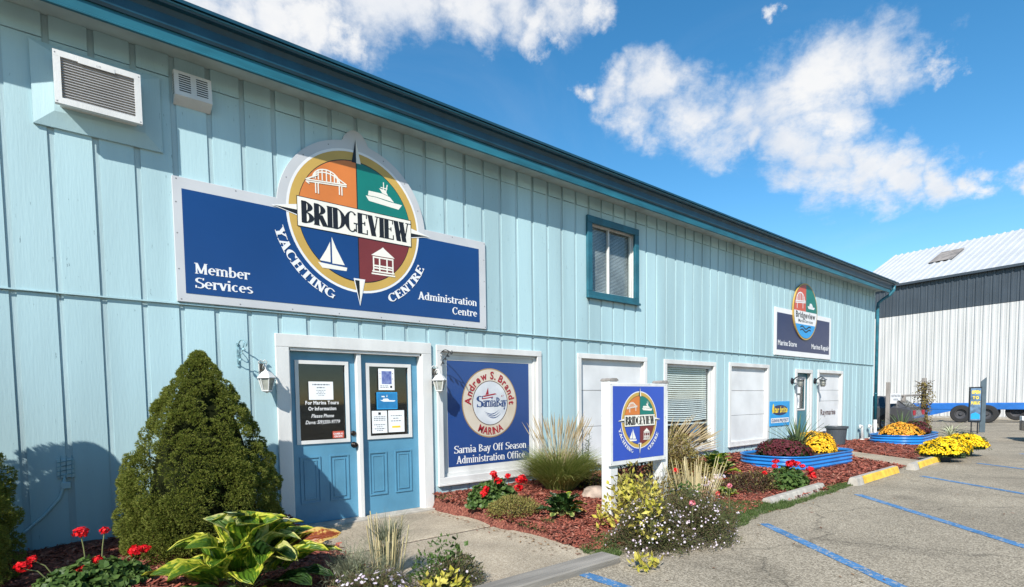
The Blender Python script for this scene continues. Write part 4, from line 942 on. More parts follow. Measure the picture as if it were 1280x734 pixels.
# ---- lanterns (white, beside the double door)
def lantern(x, z, label):
    t = thing('wall_lantern', label, 'wall lamp', (x, -.012, z - .12), group='white lanterns beside the double door'); L = lambda a, b, c: (a, b, c)
    t.location = (0, 0, 0)
    y = -.15
    mb = MB(); mb.bbox(-.04, .04, -.02, -.001, -.02, .19, .005); mb.tube([(0, -.02, .12), (0, -.08, .17), (0, -.13, .16), (0, y, .115)], .011, 8); mb.tube([(0, -.02, .03), (0, -.06, .03), (0, -.1, .06), (.0, -.12, .1)], .007, 6)
    for s in (-1, 1): mb.tube([(s * .03, -.015, .18), (s * .045, -.03, .2), (s * .02, -.035, .225), (s * .0, -.03, .2)], .006, 6)
    part('bracket', mb, white, t, world=False, smooth=True)
    Mx = Matrix.Translation((0, y, 0)) @ Matrix.Rotation(R_(30), 4, 'Z')
    mb = MB(); mb.lathe([(0, .13), (.012, .125), (.02, .105), (.05, .085), (.075, .055), (.098, .03), (.098, .02), (.0, .02)], 6, Mx); part('cap', mb, white, t, world=False)
    mb = MB(); mb.lathe([(.078, .019), (.048, -.105)], 6, Mx); part('lamp_glass', mb, lamp_glass, t, world=False)
    mb = MB()
    for k in range(6):
        a = math.pi / 3 * k; c, s_ = math.cos(a), math.sin(a); mb.tube([Mx @ Vector((.083 * c, .083 * s_, .02)), Mx @ Vector((.051 * c, .051 * s_, -.108))], .006, 5)
    mb.lathe([(0, -.106), (.056, -.106), (.056, -.118), (.02, -.13), (0, -.14)], 6, Mx); part('cage', mb, white, t, world=False)
    t.location = (x, -.002, z); return t
lantern(1.775, 1.655, 'white carriage lantern left of the double door beside the conical spruce')
lantern(3.955, 1.66, 'white carriage lantern on the trim between right door and office window')
# ---- iron hanging basket arms
def arm(x, z, mat, label, s=1.0):
    t = thing('basket_bracket', label, 'bracket', (x, -.004, z), group='scrolled brackets for hanging baskets')
    mb = MB(); mb.bbox(-.012, .012, -.010, 0, -.20 * s, .05 * s, .002); part('wall_plate', mb, mat, t, world=False)
    n = 14; pts = [(0, -.01 - .30 * s * i / n, .02 * s + .05 * s * math.sin(math.pi * i / n)) for i in range(n + 1)]
    curl = [(0, -.31 * s + .028 * s * (math.cos(a) - 1) * -1 * -1, .02 * s + .028 * s * math.sin(a)) for a in [R_(-30 * k) for k in range(1, 9)]]
    mb = MB(); mb.tube(pts + curl, .0065, 6); part('arm', mb, mat, t, world=False, smooth=True)
    pts = [(0, -.01, -.17 * s), (0, -.05 * s, -.15 * s), (0, -.10 * s, -.09 * s), (0, -.17 * s, -.05 * s), (0, -.24 * s, .0), (0, -.28 * s, .045 * s)]
    mb = MB(); mb.tube(pts, .0055, 6)
    for i in range(10):
        pass
    mb.tube([(0, -.03 * s + .035 * s * math.sin(a) * -1, -.045 * s + .035 * s * math.cos(a)) for a in [R_(28 * k) for k in range(12)]], .004, 5); part('brace', mb, mat, t, world=False, smooth=True)
    for yy, zz_ in ((-.08, -.12), (-.15, -.06), (-.22, -.02)):
        for sg_ in (-1, 1):
            mb = MB(); a = Vector((0, yy * s, zz_ * s)); mb.add([a, a + Vector((.018 * sg_, -.02, -.018)), a + Vector((.01 * sg_, -.055, -.03)), a + Vector((-.004 * sg_, -.03, -.002))], [(0, 1, 2, 3)]); mb.add([a + Vector((0, 0, .004)), a + Vector((.018 * sg_, -.02, -.014)), a + Vector((.01 * sg_, -.055, -.026)), a + Vector((-.004 * sg_, -.03, .002))], [(3, 2, 1, 0)]); part('leaf', mb, mat, t, world=False)
    return t
arm(1.535, 2.0, iron_painted, 'pale painted scroll bracket on the siding left of the door')
arm(4.055, 2.03, iron, 'black iron scroll bracket on the casing of the office window', .85)
# ---- far carriage lamps
def coach(x, z, label):
    t = thing('coach_lamp', label, 'wall lamp', (x, 0, z), group='dark coach lamps beside the far door')
    mb = MB(); mb.lathe([(0, .03), (.07, .025), (.085, .0)], 16, Matrix.Translation((0, -.001, .02)) @ Matrix.Rotation(R_(90), 4, 'X')); mb.tube([(0, -.03, .03), (0, -.10, .10), (0, -.17, .13), (0, -.21, .10)], .014, 8); part('bracket', mb, iron, t, world=False, smooth=True)
    Mx = Matrix.Translation((0, -.21, 0))
    mb = MB(); mb.lathe([(0, .12), (.03, .11), (.05, .075), (.10, .05), (.105, .035), (.06, .03)], 14, Mx); part('hood', mb, galv, t, world=False, smooth=True)
    mb = MB(); mb.lathe([(.062, .03), (.065, -.08), (.045, -.13), (0, -.145)], 14, Mx); part('lamp_glass', mb, lamp_glass, t, world=False, smooth=True)
    mb = MB()
    for k in range(6): a = math.pi / 3 * k; c, s_ = math.cos(a) * .072, math.sin(a) * .072; mb.tube([(c, -.21 + s_, .035), (c, -.21 + s_, -.09), (c * .6, -.21 + s_ * .6, -.15)], .006, 5)
    for zq in (0, -.06): mb.tube([(.074 * math.cos(R_(30 * k)), -.21 + .074 * math.sin(R_(30 * k)), zq) for k in range(13)], .005, 5)
    part('cage', mb, galv, t, world=False)
    return t
coach(14.80, 1.80, 'dark caged coach lamp left of the far teal door'); coach(16.22, 1.82, 'dark caged coach lamp right of the far teal door')
# ---- conduit, pipes
t = thing('wall_conduit', 'curved pale conduit running up to a meter bracket on the left wall', 'conduit', (-.05, -.02, .55))
mb = MB(); mb.tube([(-.38, -.018, .20), (-.25, -.018, .30), (-.10, -.018, .44), (.01, -.018, .58), (.045, -.018, .70), (.05, -.018, .80)], .014, 8); part('conduit', mb, siding, t, smooth=True)
mb = MB(); mb.bbox(.02, .09, -.035, -.0015, .66, .72, .004); mb.bbox(.0, .12, -.03, -.0015, .76, .93, .004); part('box', mb, siding, t)
mb = MB()
for i in range(4): mb.tube([(.0, -.036, .78 + .04 * i), (.12, -.036, .80 + .04 * i)], .004, 5)
for i in range(3): mb.tube([(.02 + .04 * i, -.034, .75), (.03 + .04 * i, -.034, .96)], .004, 5)
part('guard', mb, iron_painted, t)
def gaspipe(x, label, k=1):
    t = thing('white_pipe', label, 'pipe', (x, -.12, 0), group='white service pipes by the building corner')
    mb = MB(); mb.tube([(0, 0, .0), (0, 0, .40 * k), (-.02, 0, .46 * k), (-.12, .02, .48 * k), (-.14, .02, .40 * k)], .035, 10); part('riser', mb, white, t, world=False, smooth=True)
    mb = MB(); mb.lathe([(0, .02), (.10, .02), (.10, .05), (.05, .06), (0, .06)], 14); mb.tube([(.05, 0, .05), (.05, 0, .22 * k), (.2, .04, .23 * k)], .028, 8); part('flange', mb, white, t, world=False, smooth=True)
gaspipe(19.55, 'white bent service pipe, the left one at the building corner'); gaspipe(20.35, 'white bent service pipe, the right one at the building corner', .95)

# ================================================================== POST SIGN
t = thing('post_sign', 'small blue compass emblem sign on two peeling white posts in the flower bed', 'sign', (5.5, -2.12, -.02))
for i, (x, zt) in enumerate(((5.065, 1.615), (6.075, 1.60))):
    mb = MB(); mb.bbox(x - .07, x + .07, -2.185, -2.045, -.1, zt, .008); p_ = part('post', mb, white_old, t)
    mb = MB(); mb.prism([(x - .075, zt + .001), (x - .075, zt + .018), (x - .045, zt + .035), (x + .045, zt + .035), (x + .075, zt + .018), (x + .075, zt + .001)], -2.19, -2.04); part('post_cap', mb, wood_v, p_)
mb = MB(); mb.bbox(4.955, 6.055, -2.215, -2.1855, .62, 1.592, .004); part('panel', mb, white_old, t)
mb = MB(); poly(mb, [(5.005, .675), (6.005, .675), (6.005, 1.555), (5.005, 1.555)], -2.217); part('blue_field', mb, post_blue, t)
emblem(t, 5.505, 1.145, .338, -2.2185, blue=post_blue)
mb = MB()
for a, b in ((4.975, .645), (6.035, .645), (4.975, 1.575), (6.035, 1.575)): disc(mb, a, b, .006, -2.2165, 8)
part('screw', mb, grille_m, t, stuff=True)

# ================================================================== EDGES: timber, kerbs
t = thing('landscape_timber', 'weathered grey timber lying across the end of the walkway', 'timber', (3.0, -3.13, -.06))
mb = MB(); n = 12
mb.bbox(1.7, 3.86, -3.255, -3.03, -.09, .0, .012, Matrix.Rotation(R_(-.3), 4, 'Z')); part('beam', mb, wood_g, t)
def kerb(x0, x1, y, rz, label, yellow, h=.13, w=.17):
    L_ = x1 - x0; t = thing('parking_kerb', label, 'parking kerb', ((x0 + x1) / 2, y, -.06), R_(rz))
    prof = [(-w / 2, 0), (-w / 2 + .03, h - .02), (-w / 2 + .045, h), (w / 2 - .045, h), (w / 2 - .03, h - .02), (w / 2, 0)]
    mb = MB(); mb.prismx(prof[::-1], -L_ / 2, L_ / 2); part('block', mb, concrete, t, world=False)
    if yellow:
        mb = MB(); pr = [(a * 1.015 - .0005, b + .003) for a, b in prof[:4]]; xa, xb = -L_ / 2 + .28, L_ / 2 - .03
        for (a, b) in zip(pr, pr[1:-0] if 0 else pr[1:]):
            pass
        q = [(-w / 2 - .003, .01), (-w / 2 + .0265, h - .021), (-w / 2 + .043, h + .002)]
        for a, b in zip(q, q[1:]): mb.add([(xa, a[0], a[1]), (xb, a[0], a[1]), (xb, b[0], b[1]), (xa, b[0], b[1])], [(0, 1, 2, 3)])
        part('painted_face', mb, yellow_p, t, world=False)
kerb(10.0, 12.25, -3.05, 1.0, 'long concrete parking kerb with yellow painted face beside the geranium bed', True)
kerb(12.85, 15.0, -3.10, 1.5, 'yellow faced concrete parking kerb next to the potted yellow mums', True)
kerb(7.38, 9.35, -2.86, 2.0, 'bare unpainted concrete kerb sunk in the mulch', False, .09, .16)

# ================================================================== PLANTS
UPV = Vector((0, 0, 1))
def leafquad(mb, p, d, n, L, w, bend=.15):
    """small pointed leaf: 4 tri-ish quads folded along the midrib"""
    s = d.cross(n);
    if s.length < 1e-5: s = d.orthogonal()
    s = s.normalized() * w / 2; nn = s.cross(d).normalized()
    a = p; m = p + d * L * .45 + nn * bend * L * .3; e = p + d * L - nn * bend * L * .25
    mb.add([a, m + s - nn * w * .12, e, m - s - nn * w * .12, m], [(0, 1, 4), (1, 2, 4), (2, 3, 4), (3, 0, 4)])
def rdir(up=0.):
    while True:
        v = Vector((U(-1, 1), U(-1, 1), U(-1, 1)))
        if .05 < v.length < 1: break
    v.normalize(); v.z += up; return v.normalized()
def mound(mb, rx, ry, rz, n, L, w, z0=0., shell=.35, up=.25, lump=.16, seed=0, flat=.0, upper=-.1):
    """leaves through a lumpy mound, denser towards its surface"""
    for i in range(n):
        v = rdir(); 
        if v.z < upper: v.z = abs(v.z)
        r = 1 - shell * rnd() ** 1.6; r *= 1 + lump * mnoise.noise((v.x * 2.3 + seed, v.y * 2.3, v.z * 2.3)) * 2
        p = Vector((v.x * rx * r, v.y * ry * r, z0 + v.z * rz * r * (1 if v.z > 0 else .3)))
        d = (v * .7 + rdir(up) * .8).normalized(); nrm = (v * .4 + rdir(.8)).normalized()
        leafquad(mb, p, d, nrm, L * U(.6, 1.2), w * U(.7, 1.2))
def blades(mb, n, r, L, lean, w, seg=4, arch=.5, jitter=.35, aim=None, minl=.5):
    for i in range(n):
        a = U(0, 6.283); rr = r * math.sqrt(rnd()); p = Vector((rr * math.cos(a), rr * math.sin(a), 0)); l = L * U(minl, 1.0); ln = lean * (.25 + .75 * rr / max(r, .001)) * U(.5, 1.3)
        a2 = a + U(-jitter, jitter) * 2; out = Vector((math.cos(a2), math.sin(a2), 0))
        if aim: out = (out * .6 + Vector(aim)).normalized()
        side = Vector((-out.y, out.x, 0)) * w / 2; side.rotate(Matrix.Rotation(U(-.8, .8), 3, 'Z'))
        V = []; cur = p.copy(); th = ln
        for k in range(seg + 1):
            ww = (1 - (k / seg) ** 1.5 * .92); V += [cur + side * ww, cur - side * ww]
            dvec_ = out * math.sin(th) + UPV * math.cos(th); cur = cur + dvec_ * l / seg; th += arch * U(.6, 1.4) / seg
        mb.add(V, [(2 * k, 2 * k + 1, 2 * k + 3, 2 * k + 2) for k in range(seg)])
def tips(mb, n, r, L, lean, arch=.5, plume=.12, pw=.012, aim=None):
    """seed heads on thin stalks"""
    for i in range(n):
        a = U(0, 6.283); rr = r * math.sqrt(rnd()); p = Vector((rr * math.cos(a), rr * math.sin(a), 0)); l = L * U(.75, 1.05); out = Vector((math.cos(a), math.sin(a), 0))
        if aim: out = (out * .6 + Vector(aim)).normalized()
        th = lean * U(.1, 1.1); cur = p.copy(); P = [cur.copy()]
        for k in range(5): cur = cur + (out * math.sin(th) + UPV * math.cos(th)) * l / 5; th += arch * U(.5, 1.5) / 5; P.append(cur.copy())
        mb.tube(P, [.0016] * 6, 3, False)
        d = (P[-1] - P[-2]).normalized(); q = P[-1]; pl = plume * U(.7, 1.2)
        mb.tube([q - d * pl * .3, q + d * pl * .1, q + d * pl * .5, q + d * pl], [pw * .4, pw * .55, pw * .42, .001], 5, False)
def bloom(mb, p, n, r, k=6, cup=.35):
    """small flower: ring of petals"""
    n = n.normalized(); a = n.orthogonal().normalized(); b = n.cross(a); off = U(0, 6)
    V = [p]
    for i in range(k * 2):
        t = off + math.pi * i / k; rr = r if i % 2 == 0 else r * .62; V.append(p + (a * math.cos(t) + b * math.sin(t)) * rr + n * r * cup * (1 if i % 2 == 0 else .6))
    mb.add(V, [(0, i + 1, (i + 1) % (2 * k) + 1) for i in range(2 * k)])

# ---- conical spruce
def spruce(x, y, label, hgt=1.95, rad=.66, seed=1, dens=1.0, name='dwarf_spruce'):
    random.seed(seed); z0 = H(x, y); t = thing(name, label, 'conifer', (x, y, z0))
    def rprof(f): return rad * max(0, 1 - f ** 2.1) ** .95 * (1 - .13 * (1 - f) ** 5) + .010
    lumps = []
    n = int(560 * dens)
    for i in range(n):
        f = min(.985, max(.02, rnd() ** 1.05)); a = i * 2.399 + U(-.5, .5); lr = U(.075, .14) * (1 - .58 * f) * (rad / .66)
        r = rprof(f) * U(.90, 1.05) - lr * .62; lumps.append((Vector((max(0, r) * math.cos(a), max(0, r) * math.sin(a), f * hgt * .985 + .03)), lr, a, f))
    for i in range(10): lumps.append((Vector((U(-.02, .02), U(-.02, .02), hgt * (.9 + .01 * i))), .03, 0, .98))
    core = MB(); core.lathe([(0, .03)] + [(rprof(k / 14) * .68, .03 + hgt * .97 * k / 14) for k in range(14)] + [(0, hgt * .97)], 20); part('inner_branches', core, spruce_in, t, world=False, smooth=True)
    mb = MB()
    for c, lr, a, f in lumps:
        out = Vector((math.cos(a), math.sin(a), .35)).normalized()
        for j in range(int(165 * (.5 + .5 * dens) * (lr / .1) ** 1.9) + 14):
            v = rdir(.1)
            if v.dot(out) < -.1: v = -v
            el = Vector((v.x, v.y, v.z * .75)); p = c + el * lr * (1.05 - .22 * rnd() ** 1.5)
            base = (el.normalized() * .8 + out * .35 + UPV * .15).normalized()
            for q in range(6):
                d = (base + rdir() * .7).normalized(); s = d.orthogonal().normalized() * .0024; L = U(.010, .021)
                s.rotate(Matrix.Rotation(U(0, 6.28), 3, d)); mb.add([p - s, p + s, p + d * L + s * .4, p + d * L - s * .4], [(0, 1, 2, 3)])
    part('needles', mb, spruce_m, t, world=False, stuff=True)
    mb = MB(); mb.tube([(0, 0, -.05), (0, 0, .25)], [.05, .04], 8); part('trunk', mb, bark, t, world=False)
    return t
spruce(1.035, -.72, 'dense conical dwarf spruce standing against the siding left of the double door', 1.755, .66, 5)
spruce(-.90, -.80, 'dark conical spruce mostly cut off by the left edge of the view', 2.02, .68, 9, .8)

# ---- broad leaves (hosta)
def broadleaf(L, w, arch, cup, nl=9, nw=6, rib=.012):
    """heart shaped leaf along +x, petiole at origin; returns MB with smooth wavy blade"""
    mb = MB(); 
    for i in range(nl + 1):
        u = i / nl; ww = w * (math.sin(math.pi * min(1, u ** .74)) ** .58) / 2 + .001
        x = L * u; z = arch * (math.sin(u * math.pi * .72)) * L - .55 * arch * L * u * u
        for j in range(nw + 1):
            v = 2 * j / nw - 1; yv = v * ww; mb.v.append((x - .06 * L * abs(v) * (1 - u) * 2, yv, z + cup * abs(v) ** 1.6 * ww * 1.1 + rib * math.cos(v * 3 * math.pi) * (1 - u) + .010 * math.sin(u * 17 + v * 4)))
    for i in range(nl):
        for j in range(nw): a = i * (nw + 1) + j; mb.f.append((a, a + 1, a + nw + 2, a + nw + 1)); mb.mi.append(0)
    return mb
def hostamat(name, cin, cout, bright, thr=.5, scale=26):
    """leaf with darker veined centre and paler margin: uses generated-like UV stored on the mesh"""
    m = bpy.data.materials.new(name); m.use_nodes = True; t = m.node_tree; N = t.nodes; L = t.links; b = N['Principled BSDF']; b.inputs['Roughness'].default_value = .38
    uv = N.new('ShaderNodeUVMap'); uv.uv_map = 'leaf'; sp = N.new('ShaderNodeSeparateXYZ'); L.new(uv.outputs[0], sp.inputs[0])
    def mth(op, a, b_=None):
        n = N.new('ShaderNodeMath'); n.operation = op
        for i, v in enumerate((a, b_)):
            if v is None: continue
            if isinstance(v, (int, float)): n.inputs[i].default_value = v
            else: L.new(v, n.inputs[i])
        return n.outputs[0]
    av = mth('ABSOLUTE', mth('MULTIPLY_ADD', sp.outputs[1], 2.0)) if 0 else mth('ABSOLUTE', mth('MULTIPLY', mth('SUBTRACT', sp.outputs[1], .5), 2.0))
    veins = mth('SINE', mth('ADD', mth('MULTIPLY', av, 24.0), mth('MULTIPLY', sp.outputs[0], -14.0)))
    nz = N.new('ShaderNodeTexNoise'); nz.inputs['Scale'].default_value = scale; nz.inputs['Detail'].default_value = 4; g = N.new('ShaderNodeNewGeometry'); L.new(g.outputs['Position'], nz.inputs['Vector'])
    f = mth('ADD', mth('ADD', mth('MULTIPLY', av, .85), mth('MULTIPLY', veins, .10)), mth('MULTIPLY', mth('SUBTRACT', nz.outputs['Fac'], .5), 1.5))
    rp = N.new('ShaderNodeValToRGB'); e = rp.color_ramp.elements; e[0].position = thr - .14; e[0].color = (*cin, 1); e[1].position = thr + .22; e[1].color = (*bright, 1); q = e.new(thr + .04); q.color = (*cout, 1)
    L.new(f, rp.inputs[0]); L.new(rp.outputs[0], b.inputs['Base Color'])
    bp = N.new('ShaderNodeBump'); bp.inputs['Strength'].default_value = .5; bp.inputs['Distance'].default_value = .01; L.new(veins, bp.inputs['Height']); L.new(bp.outputs[0], b.inputs['Normal'])
    tr = N.new('ShaderNodeBsdfTranslucent'); L.new(rp.outputs[0], tr.inputs[0]); mx = N.new('ShaderNodeMixShader'); mx.inputs[0].default_value = .3; L.new(b.outputs[0], mx.inputs[1]); L.new(tr.outputs[0], mx.inputs[2]); L.new(mx.outputs[0], N['Material Output'].inputs[0])
    return m
H_yel = hostamat('hosta_variegated', (.075, .155, .012), (.26, .34, .02), (.54, .52, .06), .55)
H_pale = hostamat('hosta_pale', (.11, .19, .04), (.32, .38, .09), (.55, .53, .18), .46)
H_grn = hostamat('hosta_green', (.022, .055, .012), (.045, .10, .02), (.14, .22, .05), .8)
H_rust = hostamat('hosta_dying', (.24, .05, .015), (.42, .14, .03), (.62, .42, .12), .4, 60)
def put_leaf(t, L, w, arch, cup, az, el, roll, base, mat, stem=0, stemdir=None):
    mb = broadleaf(L, w, arch, cup)
    Mx = Matrix.Rotation(az, 4, 'Z') @ Matrix.Rotation(-el, 4, 'Y') @ Matrix.Rotation(roll, 4, 'X')
    base = Vector(base); mb.v = [tuple(base + (Mx @ Vector(p))) for p in mb.v]
    o = part('leaf', mb, mat, t, world=False, smooth=True); me = o.data
    uvl = me.uv_layers.new(name='leaf'); nl, nw = 9, 6
    for lp in me.loops: i, j = divmod(lp.vertex_index, nw + 1); uvl.data[lp.index].uv = (i / nl, j / nw)
    return o
def hosta(name, label, x, y, spec, z=None, scale=1):
    z0 = H(x, y) if z is None else z; t = thing(name, label, 'plant', (x, y, z0)); st = MB()
    for (az, r, h, L, w, arch, cup, el, roll, mat) in spec:
        az = R_(az); b = Vector((r * math.cos(az) * scale, r * math.sin(az) * scale, h * scale))
        put_leaf(t, L * scale, w * scale, arch, cup, az, R_(el), R_(roll), b, mat)
        st.tube([(0, 0, -.02), b * .5 + Vector((0, 0, .05 * scale)), b + Vector((.01 * math.cos(az), .01 * math.sin(az), 0))], [.006, .0055, .005], 5, False)
    part('stalks', st, stem_m, t, world=False, smooth=True, stuff=True)
    return t
random.seed(21)
# camera looks along azimuth 50 deg here; image right = azimuth -40, image left = 140
spec = [
 (150, .30, .06, .42, .24, .16, .35, 8, 12, H_yel), (172, .22, .10, .38, .22, .2, .4, 15, -10, H_yel), (205, .20, .14, .36, .24, .25, .4, 10, 5, H_yel),
 (235, .16, .16, .36, .25, .3, .5, 20, 0, H_yel), (262, .20, .14, .36, .24, .3, .35, 5, 8, H_yel), (290, .18, .18, .36, .24, .3, .4, 12, -8, H_yel),
 (318, .22, .16, .40, .22, .2, .45, 14, 6, H_yel), (338, .28, .14, .40, .22, .2, .4, 8, -6, H_yel), (0, .20, .18, .38, .22, .25, .4, 25, 10, H_yel),
 (140, .10, .26, .32, .22, .4, .6, 48, 20, H_yel), (165, .10, .30, .30, .22, .5, .6, 52, -30, H_pale), (110, .10, .30, .28, .20, .5, .5, 58, 0, H_yel), (75, .10, .30, .28, .22, .5, .5, 50, 10, H_yel),
 (200, .08, .30, .28, .24, .6, .7, 55, 35, H_yel), (240, .08, .30, .26, .22, .6, .5, 50, -25, H_pale), (285, .08, .28, .28, .22, .6, .6, 48, 15, H_yel), (325, .10, .30, .30, .20, .4, .6, 42, -15, H_yel),
 (310, .05, .32, .32, .20, .3, .6, 38, 30, H_yel), (345, .12, .27, .34, .18, .3, .5, 30, 0, H_yel), (20, .12, .28, .28, .20, .4, .5, 48, 0, H_pale), (48, .12, .28, .26, .2, .5, .5, 55, 0, H_yel),
 (222, .22, .06, .34, .22, .2, .3, 2, 0, H_grn), (300, .24, .06, .34, .22, .2, .3, 2, 0, H_grn), (260, .26, .03, .36, .22, .2, .3, 0, 0, H_yel), (130, .25, .10, .32, .2, .2, .3, 10, 0, H_yel),
 (325, .30, .05, .34, .2, .2, .3, 4, 0, H_grn), (190, .26, .04, .34, .2, .2, .3, 0, 4, H_grn), (345, .34, .30, .34, .15, .1, .2, 6, 35, H_rust), (352, .26, .22, .34, .2, .2, .4, 12, -20, H_yel), (30, .24, .16, .3, .2, .2, .4, 15, 0, H_yel),
 (250, .12, .20, .30, .24, .4, .5, 30, 20, H_yel), (275, .05, .34, .24, .2, .5, .6, 62, 0, H_yel), (180, .05, .34, .26, .2, .5, .6, 66, 0, H_grn)]
for i in range(16):
    spec.append((i * 137.5 % 360, U(.08, .26), U(.10, .26), U(.26, .36), U(.17, .23), U(.2, .5), U(.4, .7), U(10, 45), U(-30, 30), random.choice([H_yel, H_yel, H_grn, H_pale])))
hv = hosta('hosta', 'large yellow green variegated hosta in the left foreground beside the spruce', 1.04, -2.05, [(az + U(-5, 5), r, h, L * 1.03, w * 1.15, ar, cu, el, ro + U(-6, 6), m_) for az, r, h, L, w, ar, cu, el, ro, m_ in spec])
mb = MB(); mb.tube([(.22, .02, .15), (.27, .0, .36), (.285, -.01, .43)], [.006, .006, .005], 6); part('flower_stalk', mb, stem_m, hv, world=False)
mb = MB(); mb.lathe([(0, -.035), (.022, -.02), (.030, .01), (.024, .035), (0, .05)], 10, Matrix.Translation((.29, -.01, .46)) @ Matrix.Rotation(R_(25), 4, 'Y')); part('bud', mb, M('cream_bud', (.60, .50, .26), .5, .15, 20), hv, world=False, smooth=True)

def rosette(n, L, w, mats, h=.1, r=.05, spread=1.):
    out = []
    for i in range(n):
        f = i / n; az = i * 137.5 + U(-12, 12); out.append((az, r * (1 - .5 * f) + .02, h * (.3 + .9 * f), L * U(.8, 1.1) * (1 - .25 * f), w * U(.8, 1.1), U(.15, .4), U(.3, .5), 8 + 50 * f * spread + U(-6, 6), U(-15, 15), random.choice(mats)))
    return out
h2 = hosta('green_hosta', 'low dark green hosta with yellowing lower leaves in the red mulch', 4.52, -1.86, rosette(22, .20, .13, [H_grn, H_grn, H_grn, H_grn, H_yel], .13, .10))
for az in (200, 250, 320): put_leaf(h2, .13, .09, .2, .3, R_(az), R_(-8), 0, (.16 * math.cos(R_(az)), .16 * math.sin(R_(az)), .06), H_pale if az != 320 else H_rust)
hosta('pale_hosta', 'pale yellow edged hosta against the siding right of the blinds window', 8.45, -1.55, rosette(30, .24, .16, [H_pale, H_pale, H_yel, H_grn], .26, .15))
hosta('pale_hosta', 'tiny cream striped hosta in front of the bigger pale one', 7.25, -2.38, rosette(16, .13, .06, [H_pale, H_pale, H_yel], .06, .05))

# ---- geraniums
def geranium(x, y, label, blobs, rx, ry, rz, n, seed, flw=.045, cols=red_fl):
    random.seed(seed); z0 = H(x, y); t = thing('red_geranium', label, 'flower', (x, y, z0)); mb = MB()
    for i in range(n):
        v = rdir(.1); v.z = abs(v.z); r = 1 - .45 * rnd() ** 1.5; p = Vector((v.x * rx * r, v.y * ry * r, v.z * rz * r * (1 + .25 * mnoise.noise((v.x * 3, v.y * 3, seed)))))
        nn = (v + rdir(.9)).normalized(); a = nn.orthogonal().normalized(); a.rotate(Matrix.Rotation(U(0, 6.28), 3, nn)); b = nn.cross(a); s = U(.022, .042); V = [p - nn * .006]
        for k in range(7): q = 2 * math.pi * k / 7; rr = s * (1 if k % 2 else .82); V.append(p + a * math.cos(q) * rr + b * math.sin(q) * rr + nn * .008 * (k % 2))
        mb.add(V, [(0, k + 1, (k + 1) % 7 + 1) for k in range(7)])
    part('foliage', mb, green_l, t, world=False, stuff=True)
    for (fx, fy, fz, s) in blobs:
        c = Vector((fx - x, fy - y, fz - z0)); mb = MB()
        for i in range(46):
            v = rdir(.25); bloom(mb, c + Vector((v.x, v.y, v.z * .75)) * s * U(.65, 1), (v + rdir() * .4), s * .34, 4, .15)
        h_ = part('flower_head', mb, cols, t, world=False)
        mb = MB(); root = Vector((c.x * .5, c.y * .5, .02)); mb.tube([root, root.lerp(c, .6) + Vector((0, 0, .04)), c - Vector((0, 0, s * .3))], .004, 5); part('flower_stem', mb, stem_m, t, world=False)
    return t
geranium(.17, -1.38, 'red geranium in the left bed with tall flower heads before the wall', [(.112, -1.35, .485, .052), (.250, -1.35, .478, .034), (.43, -1.38, .30, .052), (.495, -1.36, .30, .042), (.10, -1.42, .225, .046), (-.21, -1.40, .31, .048), (-.16, -1.35, .345, .03), (.20, -1.42, .285, .034)], .36, .24, .20, 950, 31)
geranium(4.22, -.92, 'red geranium under the office window sign', [(3.98, -1.05, .275, .055), (4.02, -1.05, .33, .045), (4.14, -1.05, .505, .048), (4.20, -1.05, .41, .055), (4.19, -1.0, .46, .045), (4.37, -1.05, .455, .045), (4.55, -1.05, .375, .05), (4.60, -1.05, .41, .055), (4.50, -1.1, .295, .06), (4.66, -1.02, .36, .05)], .36, .25, .30, 1150, 32)
geranium(8.85, -2.50, 'red geranium at the kerb in front of the blue planter', [(8.40, -2.55, .43, .05), (8.25, -2.6, .37, .045), (8.88, -2.55, .35, .07), (8.98, -2.55, .36, .06), (9.12, -2.55, .33, .06), (9.50, -2.6, .21, .065), (9.58, -2.6, .11, .075), (9.1, -2.65, .30, .045), (7.95, -2.6, .3, .04)], .48, .30, .30, 900, 33)
# ---- low bronze shrubs
def shrub(name, label, x, y, rx, ry, rz, n, L, w, mat, seed, cat='shrub', lump=.16, up=.25, rz_=0, twigs=24, mat2=None, n2=0, shell=.45):
    random.seed(seed); t = thing(name, label, cat, (x, y, H(x, y) if y > -3.2 else -.06), rz_); mb = MB(); mound(mb, rx, ry, rz, n, L, w, .02, shell, up, lump, seed); part('foliage', mb, mat, t, world=False, stuff=True)
    if mat2: mb = MB(); mound(mb, rx * 1.02, ry * 1.02, rz * 1.02, n2, L, w, .02, .2, up, lump, seed); part('turning_leaves', mb, mat2, t, world=False, stuff=True)
    mb = MB()
    for i in range(twigs):
        v = rdir(.3); v.z = abs(v.z) + .1; mb.tube([(v.x * .03, v.y * .03, 0), (v.x * rx * .45, v.y * ry * .45, v.z * rz * .55), (v.x * rx * .9, v.y * ry * .9, v.z * rz * .9)], [.006, .004, .002], 4, False)
    part('twigs', mb, bark, t, world=False, stuff=True); return t
shrub('spreading_shrub', 'low olive gold spreading shrub in the mulch below the geranium', 4.12, -1.45, .36, .26, .18, 2600, .030, .013, olive_l, 41, mat2=bronze_l, n2=500)
shrub('spreading_shrub', 'low dark bronze spreading shrub between small hosta and kerb', 8.15, -2.30, .60, .34, .22, 2400, .045, .018, rust_l, 42, mat2=olive_l, n2=350)
shrub('spirea_bush', 'rounded bronze and gold leaved bush right of the post sign', 7.35, -1.50, .52, .45, .74, 5200, .042, .020, bronze_l, 43, mat2=olive_l, n2=900)
shrub('bushy_perennial', 'dark leafy shrub with red tints behind the two posts', 6.35, -1.35, .45, .4, .50, 1900, .045, .02, rust_l, 44, mat2=dark_l, n2=500)
